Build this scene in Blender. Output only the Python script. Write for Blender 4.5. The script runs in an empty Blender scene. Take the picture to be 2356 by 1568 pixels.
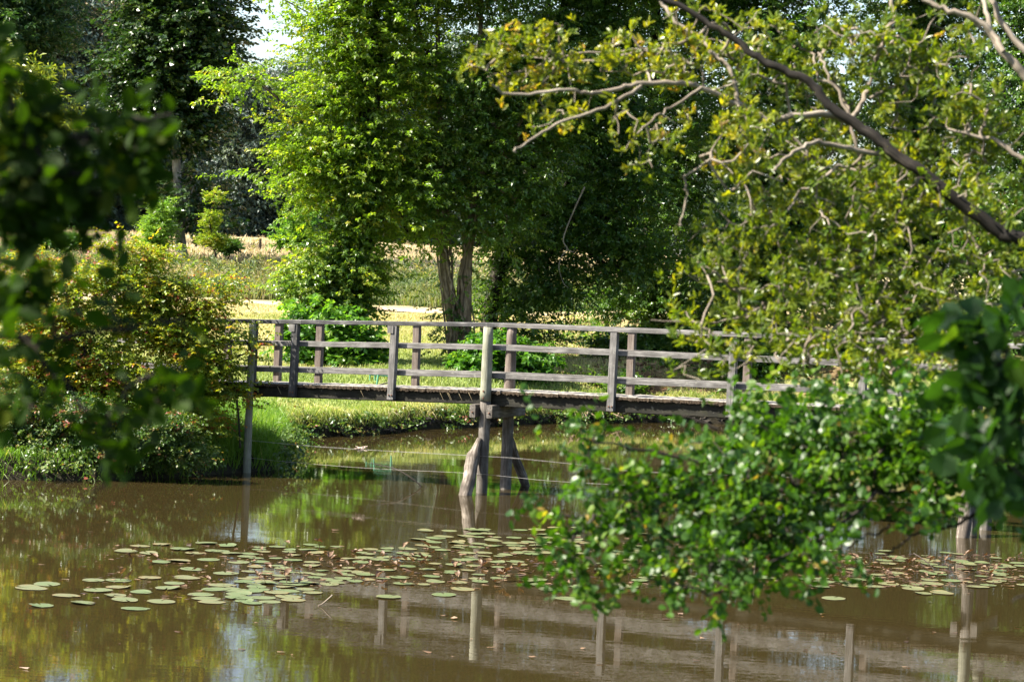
import bpy, math
import numpy as np
from mathutils import Matrix, Vector

rng = np.random.default_rng(7)
sc = bpy.context.scene
COL = sc.collection
R = math.radians

# ------------------------------------------------------------------ camera maths (photo measured at 2356 x 1568)
FPX = 5685.0
HC = 3.68
TILT = math.atan(185.0 / FPX)
ROLL = R(2.5)
Fv = np.array([0, math.cos(TILT), -math.sin(TILT)])
R0 = np.array([1.0, 0, 0])
U0 = np.array([0, math.sin(TILT), math.cos(TILT)])
Rc = math.cos(ROLL) * R0 + math.sin(ROLL) * U0
Uc = -math.sin(ROLL) * R0 + math.cos(ROLL) * U0
CAM = np.array([0, 0, HC])


def ray(px, py):
    return Fv + (px - 1178.0) / FPX * Rc - (py - 784.0) / FPX * Uc


def P(px, py, Y):
    d = ray(px, py)
    return CAM + d * (Y / d[1])


def W(px, py, z=0.0):
    d = ray(px, py)
    return CAM + d * ((z - HC) / d[2])


# ------------------------------------------------------------------ mesh helpers
class MB:
    def __init__(s):
        s.v, s.f3, s.f4, s.t, s.uv, s.n = [], [], [], [], [], 0

    def add(s, V, F4=None, F3=None, tint=None, uv=None):
        V = np.asarray(V, float).reshape(-1, 3)
        if F4 is not None and len(F4):
            s.f4.append(np.asarray(F4, np.int64).reshape(-1, 4) + s.n)
        if F3 is not None and len(F3):
            s.f3.append(np.asarray(F3, np.int64).reshape(-1, 3) + s.n)
        s.v.append(V)
        s.t.append(np.full(len(V), 0.5) if tint is None else np.broadcast_to(np.asarray(tint, float), (len(V),)))
        s.uv.append(np.zeros((len(V), 3)) if uv is None else np.asarray(uv, float))
        s.n += len(V)

    def mesh(s, name, mat, smooth=False):
        me = bpy.data.meshes.new(name)
        V = np.concatenate(s.v)
        f4 = np.concatenate(s.f4) if s.f4 else np.zeros((0, 4), np.int64)
        f3 = np.concatenate(s.f3) if s.f3 else np.zeros((0, 3), np.int64)
        me.vertices.add(len(V))
        me.vertices.foreach_set("co", V.astype(np.float32).ravel())
        loops = np.concatenate([f4.ravel(), f3.ravel()]).astype(np.int32)
        me.loops.add(len(loops))
        me.loops.foreach_set("vertex_index", loops)
        st = np.concatenate([np.arange(len(f4)) * 4, len(f4) * 4 + np.arange(len(f3)) * 3]).astype(np.int32)
        me.polygons.add(len(st))
        me.polygons.foreach_set("loop_start", st)
        me.polygons.foreach_set("loop_total", np.concatenate([np.full(len(f4), 4), np.full(len(f3), 3)]).astype(np.int32))
        a = me.attributes.new("tint", "FLOAT", "POINT")
        a.data.foreach_set("value", np.concatenate(s.t).astype(np.float32))
        b = me.attributes.new("along", "FLOAT_VECTOR", "POINT")
        b.data.foreach_set("vector", np.concatenate(s.uv).astype(np.float32).ravel())
        me.update(calc_edges=True)
        me.polygons.foreach_set("use_smooth", np.full(len(st), smooth))
        if mat:
            me.materials.append(mat)
        return me

    def build(s, name, mat, parent=None, smooth=False):
        o = bpy.data.objects.new(name, s.mesh(name, mat, smooth))
        COL.objects.link(o)
        if parent:
            o.parent = parent
        return o


def tag(o, label=None, cat=None, group=None, kind=None):
    if label: o["label"] = label
    if cat: o["category"] = cat
    if group: o["group"] = group
    if kind: o["kind"] = kind
    return o


def empty(name, loc, label=None, cat=None, group=None, rz=0.0):
    o = bpy.data.objects.new(name, None)
    o.empty_display_size = 0.2
    COL.objects.link(o)
    o.location = loc
    o.rotation_euler = (0, 0, rz)
    return tag(o, label, cat, group)


def norm(v):
    v = np.asarray(v, float)
    return v / (np.linalg.norm(v, axis=-1, keepdims=True) + 1e-9)


def smooth_path(pts, n):
    """Catmull-Rom through pts, n points a span"""
    p = np.asarray(pts, float)
    if len(p) < 3:
        t = np.linspace(0, 1, n + 1)[:, None]
        return p[0] * (1 - t) + p[-1] * t
    q = np.vstack([2 * p[0] - p[1], p, 2 * p[-1] - p[-2]])
    out = []
    for i in range(1, len(q) - 2):
        for k in range(n):
            t = k / n
            a, b, c, d = q[i - 1], q[i], q[i + 1], q[i + 2]
            out.append(0.5 * (2 * b + (c - a) * t + (2 * a - 5 * b + 4 * c - d) * t * t + (3 * b - a - 3 * c + d) * t ** 3))
    out.append(p[-1])
    return np.array(out)


def tube(mb, pts, rad, n=6, tint=0.5, wob=0.0, cap=True):
    p = np.asarray(pts, float)
    m = len(p)
    r = np.broadcast_to(np.asarray(rad, float), (m,)) if np.ndim(rad) else np.full(m, rad)
    d = norm(np.gradient(p, axis=0))
    ref = np.array([0.31, 0.17, 0.93]) if abs(d[0][2]) < 0.9 else np.array([0.95, 0.28, 0.1])
    u = norm(np.cross(d, ref))
    v = np.cross(d, u)
    ang = np.arange(n) / n * 2 * math.pi
    rr = r[:, None] * (1 + (wob * (rng.random((m, n)) - 0.5) * 2 if wob else 0))
    V = p[:, None, :] + rr[..., None] * (np.cos(ang)[None, :, None] * u[:, None, :] + np.sin(ang)[None, :, None] * v[:, None, :])
    ln = np.concatenate([[0], np.cumsum(np.linalg.norm(np.diff(p, axis=0), axis=1))])
    uv = np.zeros((m, n, 3))
    uv[..., 0] = ln[:, None]
    uv[..., 1] = r.mean() * np.cos(ang)[None, :]
    uv[..., 2] = r.mean() * np.sin(ang)[None, :] + rng.random() * 20
    i = np.arange(m - 1)[:, None] * n
    j = np.arange(n)[None, :]
    F = np.stack([i + j, i + (j + 1) % n, i + n + (j + 1) % n, i + n + j], -1).reshape(-1, 4)
    F3 = []
    V = V.reshape(-1, 3)
    uv = uv.reshape(-1, 3)
    if cap and n > 3:
        V = np.vstack([V, p[-1:], p[:1]])
        uv = np.vstack([uv, uv[-1:], uv[:1]])
        e = (m - 1) * n
        F3 = [(e + k, e + (k + 1) % n, m * n) for k in range(n)] + [((k + 1) % n, k, m * n + 1) for k in range(n)]
    mb.add(V, F, F3, tint, uv)


def beam(mb, p0, p1, w, h, side, ch=0.006, nsub=6, jit=0.0, tint=0.5):
    """timber of section w (along side) x h, chamfered, from p0 to p1, with slightly uneven faces"""
    p0, p1 = np.asarray(p0, float), np.asarray(p1, float)
    d = norm(p1 - p0)
    s = norm(np.asarray(side, float) - d * np.dot(side, d))
    u = np.cross(d, s)
    a, b = w / 2, h / 2
    sec = np.array([(-a + ch, -b), (a - ch, -b), (a, -b + ch), (a, b - ch), (a - ch, b), (-a + ch, b), (-a, b - ch), (-a, -b + ch)])
    L = np.linalg.norm(p1 - p0)
    ts = np.linspace(0, 1, nsub + 1)
    V, uv = [], []
    so = rng.random() * 30
    for t in ts:
        c = p0 + (p1 - p0) * t + (rng.normal(0, jit, 3) if jit else 0)
        k = 1 + (rng.normal(0, jit * 6) if jit else 0)
        V.append(c + k * (sec[:, :1] * s + sec[:, 1:] * u))
        uv.append(np.column_stack([np.full(8, t * L + so), sec[:, 0], sec[:, 1] + so]))
    m = len(ts)
    i = np.arange(m - 1)[:, None] * 8
    j = np.arange(8)[None, :]
    F = np.stack([i + j, i + (j + 1) % 8, i + 8 + (j + 1) % 8, i + 8 + j], -1).reshape(-1, 4)
    V = np.vstack(V)
    e = (m - 1) * 8
    caps = [(7, 2, 1, 0), (6, 3, 2, 7), (5, 4, 3, 6), (e, e + 1, e + 2, e + 7), (e + 7, e + 2, e + 3, e + 6), (e + 6, e + 3, e + 4, e + 5)]
    mb.add(V, np.vstack([F, caps]), None, tint, np.vstack(uv))


# ------------------------------------------------------------------ materials
def new_mat(name):
    m = bpy.data.materials.new(name)
    m.use_nodes = True
    nt = m.node_tree
    for n in list(nt.nodes):
        nt.nodes.remove(n)
    out = nt.nodes.new("ShaderNodeOutputMaterial")
    return m, nt, out


def N(nt, typ, **kw):
    n = nt.nodes.new(typ)
    for k, v in kw.items():
        if k.startswith("i_"):
            n.inputs[k[2:].replace("_", " ")].default_value = v
        else:
            setattr(n, k, v)
    return n


def ramp(nt, stops, interp="LINEAR"):
    r = nt.nodes.new("ShaderNodeValToRGB")
    r.color_ramp.interpolation = interp
    el = r.color_ramp.elements
    while len(el) < len(stops):
        el.new(0.5)
    for e, (p, c) in zip(el, stops):
        e.position = p
        e.color = (*c, 1)
    return r


def leaf_mat(name, stops, trans=0.45, rough=0.42, tcol=(1.25, 1.35, 0.45), spec=0.5):
    m, nt, out = new_mat(name)
    at = N(nt, "ShaderNodeAttribute", attribute_name="tint")
    rp = ramp(nt, stops)
    nt.links.new(at.outputs["Fac"], rp.inputs[0])
    pb = N(nt, "ShaderNodeBsdfPrincipled")
    pb.inputs["Roughness"].default_value = rough
    pb.inputs["Specular IOR Level"].default_value = spec
    nt.links.new(rp.outputs[0], pb.inputs["Base Color"])
    mx = N(nt, "ShaderNodeMix", data_type="RGBA", blend_type="MULTIPLY")
    mx.inputs[0].default_value = 1
    nt.links.new(rp.outputs[0], mx.inputs[6])
    mx.inputs[7].default_value = (*tcol, 1)
    tr = N(nt, "ShaderNodeBsdfTranslucent")
    nt.links.new(mx.outputs[2], tr.inputs[0])
    ms = N(nt, "ShaderNodeMixShader")
    ms.inputs[0].default_value = trans
    nt.links.new(pb.outputs[0], ms.inputs[1])
    nt.links.new(tr.outputs[0], ms.inputs[2])
    nt.links.new(ms.outputs[0], out.inputs[0])
    return m


def wood_mat(name, dark, mid, light, moss=None, lichen=0.0, rough=0.85, grain=60.0, contrast=0.55):
    m, nt, out = new_mat(name)
    at = N(nt, "ShaderNodeAttribute", attribute_name="along")
    mp = N(nt, "ShaderNodeMapping")
    mp.inputs["Scale"].default_value = (3.0, grain, grain)
    nt.links.new(at.outputs["Vector"], mp.inputs[0])
    n1 = N(nt, "ShaderNodeTexNoise", i_Scale=1.0, i_Detail=6.0, i_Roughness=0.65)
    nt.links.new(mp.outputs[0], n1.inputs["Vector"])
    n2 = N(nt, "ShaderNodeTexNoise", i_Scale=5.0, i_Detail=4.0)
    nt.links.new(at.outputs["Vector"], n2.inputs["Vector"])
    ad = N(nt, "ShaderNodeMath", operation="MULTIPLY_ADD")
    nt.links.new(n2.outputs[0], ad.inputs[0]); ad.inputs[1].default_value = 0.6
    nt.links.new(n1.outputs[0], ad.inputs[2])
    rp = ramp(nt, [(contrast - 0.12, dark), (contrast + 0.22, mid), (contrast + 0.5, light)])
    nt.links.new(ad.outputs[0], rp.inputs[0])
    col = rp.outputs[0]
    if moss:
        n3 = N(nt, "ShaderNodeTexNoise", i_Scale=9.0, i_Detail=5.0, i_Roughness=0.7)
        nt.links.new(at.outputs["Vector"], n3.inputs["Vector"])
        r3 = ramp(nt, [(0.52, (0, 0, 0)), (0.62, (1, 1, 1))])
        nt.links.new(n3.outputs[0], r3.inputs[0])
        mx = N(nt, "ShaderNodeMix", data_type="RGBA")
        nt.links.new(r3.outputs[0], mx.inputs[0]); nt.links.new(col, mx.inputs[6])
        mx.inputs[7].default_value = (*moss, 1)
        col = mx.outputs[2]
    if lichen:
        n4 = N(nt, "ShaderNodeTexNoise", i_Scale=14.0, i_Detail=6.0, i_Roughness=0.8)
        mp4 = N(nt, "ShaderNodeMapping"); mp4.inputs["Location"].default_value = (7, 3, 1)
        nt.links.new(at.outputs["Vector"], mp4.inputs[0]); nt.links.new(mp4.outputs[0], n4.inputs["Vector"])
        r4 = ramp(nt, [(0.60, (0, 0, 0)), (0.66, (lichen,) * 3)])
        nt.links.new(n4.outputs[0], r4.inputs[0])
        mx = N(nt, "ShaderNodeMix", data_type="RGBA")
        nt.links.new(r4.outputs[0], mx.inputs[0]); nt.links.new(col, mx.inputs[6])
        mx.inputs[7].default_value = (0.34, 0.34, 0.27, 1)
        col = mx.outputs[2]
    pb = N(nt, "ShaderNodeBsdfPrincipled")
    pb.inputs["Roughness"].default_value = rough
    pb.inputs["Specular IOR Level"].default_value = 0.25
    nt.links.new(col, pb.inputs["Base Color"])
    bp = N(nt, "ShaderNodeBump", i_Strength=0.6, i_Distance=0.01)
    nt.links.new(n1.outputs[0], bp.inputs["Height"])
    nt.links.new(bp.outputs[0], pb.inputs["Normal"])
    nt.links.new(pb.outputs[0], out.inputs[0])
    return m


def plain_mat(name, col, rough=0.6, metal=0.0):
    m, nt, out = new_mat(name)
    pb = N(nt, "ShaderNodeBsdfPrincipled")
    n = N(nt, "ShaderNodeTexNoise", i_Scale=18.0, i_Detail=4.0)
    tc = N(nt, "ShaderNodeTexCoord")
    nt.links.new(tc.outputs["Object"], n.inputs["Vector"])
    rp = ramp(nt, [(0.3, tuple(c * 0.65 for c in col)), (0.7, tuple(min(1, c * 1.2) for c in col))])
    nt.links.new(n.outputs[0], rp.inputs[0]); nt.links.new(rp.outputs[0], pb.inputs["Base Color"])
    pb.inputs["Roughness"].default_value = rough
    pb.inputs["Metallic"].default_value = metal
    nt.links.new(pb.outputs[0], out.inputs[0])
    return m


M = {}
M["alder"] = leaf_mat("alder leaves", [(0.0, (0.060, 0.115, 0.011)), (0.5, (0.120, 0.190, 0.018)), (0.85, (0.20, 0.25, 0.025)), (1.0, (0.27, 0.24, 0.03))], 0.60, 0.38, (1.6, 1.75, 0.5))
M["ivy"] = leaf_mat("ivy leaves", [(0.0, (0.032, 0.080, 0.014)), (0.6, (0.085, 0.155, 0.020)), (1.0, (0.18, 0.225, 0.035))], 0.48, 0.35, (1.7, 1.7, 0.5))
M["dark"] = leaf_mat("dark broad leaves", [(0.0, (0.025, 0.066, 0.012)), (0.6, (0.060, 0.125, 0.017)), (1.0, (0.13, 0.19, 0.028))], 0.46, 0.36, (1.7, 1.7, 0.5))
M["poplar"] = leaf_mat("dark poplar leaves", [(0.0, (0.014, 0.036, 0.010)), (0.6, (0.028, 0.062, 0.014)), (1.0, (0.08, 0.12, 0.022))], 0.36, 0.32)
M["ash"] = leaf_mat("ash leaves", [(0.0, (0.016, 0.052, 0.016)), (0.6, (0.036, 0.088, 0.022)), (0.9, (0.10, 0.16, 0.03)), (1.0, (0.22, 0.25, 0.03))], 0.38, 0.40)
M["far"] = leaf_mat("hazed forest leaves", [(0.0, (0.030, 0.055, 0.048)), (0.7, (0.060, 0.095, 0.075)), (1.0, (0.12, 0.15, 0.09))], 0.30, 0.5)  # distance haze put into the leaf colour: paler, bluer grey-green
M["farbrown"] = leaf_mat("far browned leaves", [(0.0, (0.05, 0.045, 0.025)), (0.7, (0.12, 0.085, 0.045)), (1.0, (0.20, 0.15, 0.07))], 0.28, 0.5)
M["bush"] = leaf_mat("bright bush leaves", [(0.0, (0.04, 0.12, 0.015)), (0.6, (0.08, 0.19, 0.02)), (1.0, (0.17, 0.27, 0.04))], 0.52, 0.40, (1.6, 1.6, 0.45))
M["berry"] = leaf_mat("berry shrub leaves", [(0.0, (0.045, 0.105, 0.012)), (0.40, (0.13, 0.20, 0.015)), (0.74, (0.28, 0.30, 0.022)), (0.90, (0.38, 0.28, 0.03)), (0.96, (0.32, 0.12, 0.03)), (1.0, (0.22, 0.05, 0.03))], 0.52, 0.42, (1.7, 1.55, 0.5))
M["bramble"] = leaf_mat("bramble leaves", [(0.0, (0.030, 0.075, 0.015)), (0.6, (0.075, 0.125, 0.020)), (0.86, (0.17, 0.17, 0.04)), (0.94, (0.24, 0.12, 0.05)), (1.0, (0.22, 0.06, 0.04))], 0.38, 0.4)
M["sallow"] = leaf_mat("overhanging branch leaves", [(0.0, (0.045, 0.090, 0.010)), (0.45, (0.115, 0.160, 0.012)), (0.85, (0.23, 0.24, 0.016)), (0.985, (0.30, 0.27, 0.02)), (1.0, (0.30, 0.19, 0.03))], 0.52, 0.36, (1.6, 1.5, 0.4))
M["alderlow"] = leaf_mat("low branch leaves", [(0.0, (0.014, 0.043, 0.005)), (0.6, (0.036, 0.092, 0.008)), (0.93, (0.10, 0.165, 0.014)), (0.985, (0.16, 0.19, 0.02)), (1.0, (0.20, 0.14, 0.03))], 0.46, 0.40, (1.7, 1.7, 0.4), spec=0.35)
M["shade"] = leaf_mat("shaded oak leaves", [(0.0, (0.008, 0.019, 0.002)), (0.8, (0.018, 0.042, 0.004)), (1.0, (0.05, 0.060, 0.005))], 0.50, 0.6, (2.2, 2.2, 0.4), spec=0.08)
M["vine"] = leaf_mat("large vine leaves", [(0.0, (0.008, 0.027, 0.006)), (0.8, (0.018, 0.050, 0.008)), (1.0, (0.06, 0.11, 0.012))], 0.46, 0.45, (1.8, 1.8, 0.4), spec=0.2)
M["bark"] = wood_mat("grey brown bark", (0.006, 0.0045, 0.003), (0.017, 0.0125, 0.009), (0.062, 0.049, 0.036), grain=26.0, contrast=0.62)
M["barkshaded"] = wood_mat("shaded limb bark", (0.004, 0.003, 0.002), (0.010, 0.0075, 0.0055), (0.045, 0.036, 0.027), grain=26.0, contrast=0.66)  # darker copy of the bark, with the main limb's shadow in its colour
M["barkpale"] = wood_mat("pale branch bark", (0.045, 0.035, 0.025), (0.13, 0.105, 0.08), (0.24, 0.205, 0.165), grain=70.0, contrast=0.5)
M["barkgrey"] = wood_mat("grey trunk bark", (0.045, 0.039, 0.034), (0.17, 0.155, 0.14), (0.28, 0.26, 0.235), grain=14.0)
M["barktan"] = wood_mat("tan trunk bark", (0.030, 0.020, 0.012), (0.14, 0.098, 0.06), (0.33, 0.25, 0.165), grain=22.0)
M["timber"] = wood_mat("weathered grey timber", (0.026, 0.024, 0.022), (0.096, 0.091, 0.087), (0.20, 0.192, 0.183), lichen=0.5, grain=70.0)
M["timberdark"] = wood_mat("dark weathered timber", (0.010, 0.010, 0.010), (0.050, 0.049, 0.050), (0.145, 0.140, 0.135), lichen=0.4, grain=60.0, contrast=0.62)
M["timberbrown"] = wood_mat("brown weathered timber", (0.032, 0.022, 0.018), (0.105, 0.083, 0.070), (0.18, 0.15, 0.13), grain=70.0)
M["polegreen"] = wood_mat("greenish treated pole", (0.065, 0.065, 0.048), (0.155, 0.155, 0.115), (0.25, 0.245, 0.19), grain=60.0, contrast=0.5)
M["polegrey"] = wood_mat("grey pile wood", (0.018, 0.015, 0.012), (0.080, 0.070, 0.060), (0.18, 0.165, 0.145), grain=45.0)
M["log"] = wood_mat("split grey log", (0.012, 0.009, 0.007), (0.085, 0.070, 0.057), (0.25, 0.215, 0.18), grain=30.0, contrast=0.6)
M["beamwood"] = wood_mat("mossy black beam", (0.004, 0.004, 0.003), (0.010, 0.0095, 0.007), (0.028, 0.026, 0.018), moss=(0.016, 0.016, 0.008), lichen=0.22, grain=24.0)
M["deckwood"] = wood_mat("pale deck planks", (0.10, 0.088, 0.076), (0.22, 0.20, 0.18), (0.32, 0.30, 0.27), lichen=0.4, grain=40.0, contrast=0.5)
M["moss"] = plain_mat("brown moss", (0.036, 0.023, 0.011), 0.95)
M["rust"] = plain_mat("rusty steel", (0.10, 0.045, 0.025), 0.7, 0.3)
M["wire"] = plain_mat("galvanised wire", (0.45, 0.44, 0.42), 0.35, 0.8)
M["greenpaint"] = plain_mat("teal green paint", (0.07, 0.24, 0.15), 0.5)
M["twig"] = plain_mat("dark wet twig", (0.035, 0.026, 0.018), 0.7)
M["foam"] = plain_mat("pale foam", (0.45, 0.36, 0.30), 0.9)
M["berries"] = plain_mat("red berries", (0.36, 0.02, 0.02), 0.3)
M["stone"] = plain_mat("dark bank mud", (0.030, 0.024, 0.017), 0.95)
M["grass_lush"] = leaf_mat("lush grass", [(0.0, (0.055, 0.140, 0.010)), (0.6, (0.125, 0.235, 0.016)), (0.9, (0.24, 0.30, 0.05)), (1.0, (0.40, 0.34, 0.14))], 0.45, 0.45)
M["grass_lawn"] = leaf_mat("lawn grass", [(0.0, (0.14, 0.21, 0.040)), (0.45, (0.27, 0.31, 0.085)), (0.8, (0.44, 0.39, 0.18)), (1.0, (0.56, 0.46, 0.28))], 0.40, 0.6, (1.15, 1.15, 0.7))
M["grass_lip"] = leaf_mat("bank edge grass", [(0.0, (0.09, 0.165, 0.020)), (0.5, (0.23, 0.28, 0.065)), (0.8, (0.43, 0.38, 0.18)), (1.0, (0.56, 0.46, 0.28))], 0.40, 0.5)
M["grass_weed"] = leaf_mat("tall weeds", [(0.0, (0.06, 0.105, 0.035)), (0.4, (0.15, 0.18, 0.065)), (0.7, (0.28, 0.235, 0.12)), (1.0, (0.42, 0.32, 0.20))], 0.42, 0.6)
M["grass_straw"] = leaf_mat("dry meadow grass", [(0.0, (0.27, 0.215, 0.11)), (0.6, (0.46, 0.375, 0.225)), (1.0, (0.62, 0.53, 0.36))], 0.35, 0.7, (1.1, 1.05, 0.9))
M["pad"] = None


def pad_mat():
    m, nt, out = new_mat("lily pad")
    at = N(nt, "ShaderNodeAttribute", attribute_name="tint")
    oi = N(nt, "ShaderNodeObjectInfo")
    rp = ramp(nt, [(0.0, (0.045, 0.080, 0.018)), (0.35, (0.080, 0.098, 0.036)), (0.65, (0.105, 0.10, 0.042)), (0.85, (0.125, 0.080, 0.024)), (1.0, (0.075, 0.040, 0.024))])
    n = N(nt, "ShaderNodeTexNoise", i_Scale=9.0, i_Detail=5.0, i_Roughness=0.7)
    tc = N(nt, "ShaderNodeTexCoord")
    nt.links.new(tc.outputs["Object"], n.inputs["Vector"])
    a = N(nt, "ShaderNodeMath", operation="MULTIPLY_ADD")
    nt.links.new(oi.outputs["Random"], a.inputs[0]); a.inputs[1].default_value = 0.45
    nt.links.new(at.outputs["Fac"], a.inputs[2])
    b = N(nt, "ShaderNodeMath", operation="MULTIPLY_ADD")
    nt.links.new(n.outputs[0], b.inputs[0]); b.inputs[1].default_value = 0.55
    nt.links.new(a.outputs[0], b.inputs[2])
    c = N(nt, "ShaderNodeMath", operation="SUBTRACT"); nt.links.new(b.outputs[0], c.inputs[0]); c.inputs[1].default_value = 0.26
    nt.links.new(c.outputs[0], rp.inputs[0])
    pb = N(nt, "ShaderNodeBsdfPrincipled")
    pb.inputs["Roughness"].default_value = 0.45
    nt.links.new(rp.outputs[0], pb.inputs["Base Color"])
    nt.links.new(pb.outputs[0], out.inputs[0])
    return m


M["pad"] = pad_mat()
M["wilt"] = leaf_mat("withered lily leaves", [(0.0, (0.02, 0.010, 0.006)), (0.5, (0.085, 0.045, 0.022)), (1.0, (0.20, 0.13, 0.07))], 0.2, 0.6, (1.2, 0.9, 0.5))

# ------------------------------------------------------------------ terrain
shore_px = [(-260, 1105), (0, 1102), (200, 1106), (400, 1097), (500, 1090), (560, 1086), (600, 1084), (634, 1082)]
shore = [W(*p)[:2] for p in shore_px]
e = shore[-1]
shore += [e + np.array([0.05, 0.9]), e + np.array([-0.2, 2.6]), e + np.array([-0.25, 5.5])]
shore += [W(*p)[:2] for p in [(640, 1014), (664, 1006), (735, 1003), (814, 1001), (889, 996), (940, 987), (1018, 984), (1090, 983), (1180, 977), (1278, 971), (1400, 972), (1529, 971), (1700, 976)]]
shore += [np.array(q) for q in [(7.5, 58.0), (10.5, 57), (13, 52), (12.5, 45), (10.5, 38), (9.2, 33), (7.8, 26), (6.0, 19), (3.5, 14.5), (0, 13.3), (-3, 14.5), (-6, 20), (-9.5, 27), (-13, 33), (-14, 38)]]
shore = np.array(shore)


def pond_sd(X, Y):
    """signed distance to the pond outline, positive on land"""
    X = np.asarray(X, float); Y = np.asarray(Y, float)
    sh = X.shape
    p = np.stack([X.ravel(), Y.ravel()], -1)
    best = np.full(len(p), 1e9)
    inside = np.zeros(len(p), bool)
    n = len(shore)
    for i in range(n):
        a, b = shore[i], shore[(i + 1) % n]
        ab = b - a
        t = np.clip(((p - a) @ ab) / (ab @ ab), 0, 1)
        best = np.minimum(best, np.hypot(*(p - a - t[:, None] * ab).T))
        c = (a[1] > p[:, 1]) != (b[1] > p[:, 1])
        with np.errstate(divide="ignore", invalid="ignore"):
            xi = a[0] + (p[:, 1] - a[1]) / (b[1] - a[1] + 1e-12) * ab[0]
        inside ^= c & (p[:, 0] < xi)
    return np.where(inside, -best, best).reshape(sh)


def sstep(a, b, x):
    t = np.clip((x - a) / (b - a), 0, 1)
    return t * t * (3 - 2 * t)


def vnoise(X, Y, s, seed=0):
    """cheap smooth value noise"""
    X = np.asarray(X) / s; Y = np.asarray(Y) / s
    xi, yi = np.floor(X), np.floor(Y)
    fx, fy = X - xi, Y - yi
    fx = fx * fx * (3 - 2 * fx); fy = fy * fy * (3 - 2 * fy)

    def h(a, b):
        v = np.sin(a * 127.1 + b * 311.7 + seed * 74.7) * 43758.5453
        return v - np.floor(v)
    return (h(xi, yi) * (1 - fx) + h(xi + 1, yi) * fx) * (1 - fy) + (h(xi, yi + 1) * (1 - fx) + h(xi + 1, yi + 1) * fx) * fy


def gz(X, Y, sd=None):
    X = np.asarray(X, float); Y = np.asarray(Y, float)
    if sd is None:
        sd = pond_sd(X, Y)
    G = np.interp(Y, [-50, 0, 8, 14, 36, 45, 49, 80, 82, 90, 95, 170, 300, 2500], [2.1, 2.08, 1.7, 0.9, 0.95, 0.75, 0.52, 2.03, 2.08, 3.0, 3.22, 4.45, 5.2, 8])
    G = G + 0.05 * np.clip(-X - 5, 0, 8) * (Y < 60) + 0.07 * np.clip(X - 1.0, 0, 12) * sstep(52, 60, Y) * (1 - sstep(75, 95, Y)) + 0.07 * np.clip(X - 7, 0, 6) * (1 - sstep(45, 55, Y)) * sstep(20, 30, Y)
    G = G + (vnoise(X, Y, 3.1, 1) - 0.5) * 0.16 + (vnoise(X, Y, 0.9, 2) - 0.5) * 0.06
    lip = 0.36 * sstep(-0.03, 0.16, sd) + (G - 0.36) * sstep(0.05, 2.6, sd)
    return np.where(sd > 0, lip - 0.02, -0.03 - np.minimum(0.8, -sd * 0.7))


def ground_hit(px, py, lo=14, hi=240):
    d = ray(px, py)
    Ys = np.linspace(lo, hi, 4000)
    pts = CAM[:, None] + d[:, None] * (Ys / d[1])
    g = gz(pts[0], pts[1])
    k = np.argmax(pts[2] < np.maximum(g, 0))
    return pts[:, k]


def ground_mat():
    m, nt, out = new_mat("ground")
    at = N(nt, "ShaderNodeAttribute", attribute_name="soil")
    tc = N(nt, "ShaderNodeTexCoord")
    n1 = N(nt, "ShaderNodeTexNoise", i_Scale=2.2, i_Detail=8.0, i_Roughness=0.7)
    n2 = N(nt, "ShaderNodeTexNoise", i_Scale=26.0, i_Detail=4.0, i_Roughness=0.7)
    nt.links.new(tc.outputs["Object"], n1.inputs["Vector"]); nt.links.new(tc.outputs["Object"], n2.inputs["Vector"])
    ad = N(nt, "ShaderNodeMath", operation="MULTIPLY_ADD"); nt.links.new(n1.outputs[0], ad.inputs[0]); ad.inputs[1].default_value = 0.9
    nt.links.new(n2.outputs[0], ad.inputs[2])
    rp = ramp(nt, [(0.6, (0.55, 0.62, 0.5)), (0.95, (1, 1, 1)), (1.25, (1.35, 1.25, 1.15))])
    sc_ = N(nt, "ShaderNodeMath", operation="MULTIPLY"); nt.links.new(ad.outputs[0], sc_.inputs[0]); sc_.inputs[1].default_value = 0.78
    nt.links.new(sc_.outputs[0], rp.inputs[0])
    mx = N(nt, "ShaderNodeMix", data_type="RGBA", blend_type="MULTIPLY"); mx.inputs[0].default_value = 1
    nt.links.new(at.outputs["Color"], mx.inputs[6]); nt.links.new(rp.outputs[0], mx.inputs[7])
    pb = N(nt, "ShaderNodeBsdfPrincipled"); pb.inputs["Roughness"].default_value = 0.95; pb.inputs["Specular IOR Level"].default_value = 0.15
    nt.links.new(mx.outputs[2], pb.inputs["Base Color"])
    bp = N(nt, "ShaderNodeBump", i_Strength=0.7, i_Distance=0.05)
    nt.links.new(n2.outputs[0], bp.inputs["Height"]); nt.links.new(bp.outputs[0], pb.inputs["Normal"])
    nt.links.new(pb.outputs[0], out.inputs[0])
    return m


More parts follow.
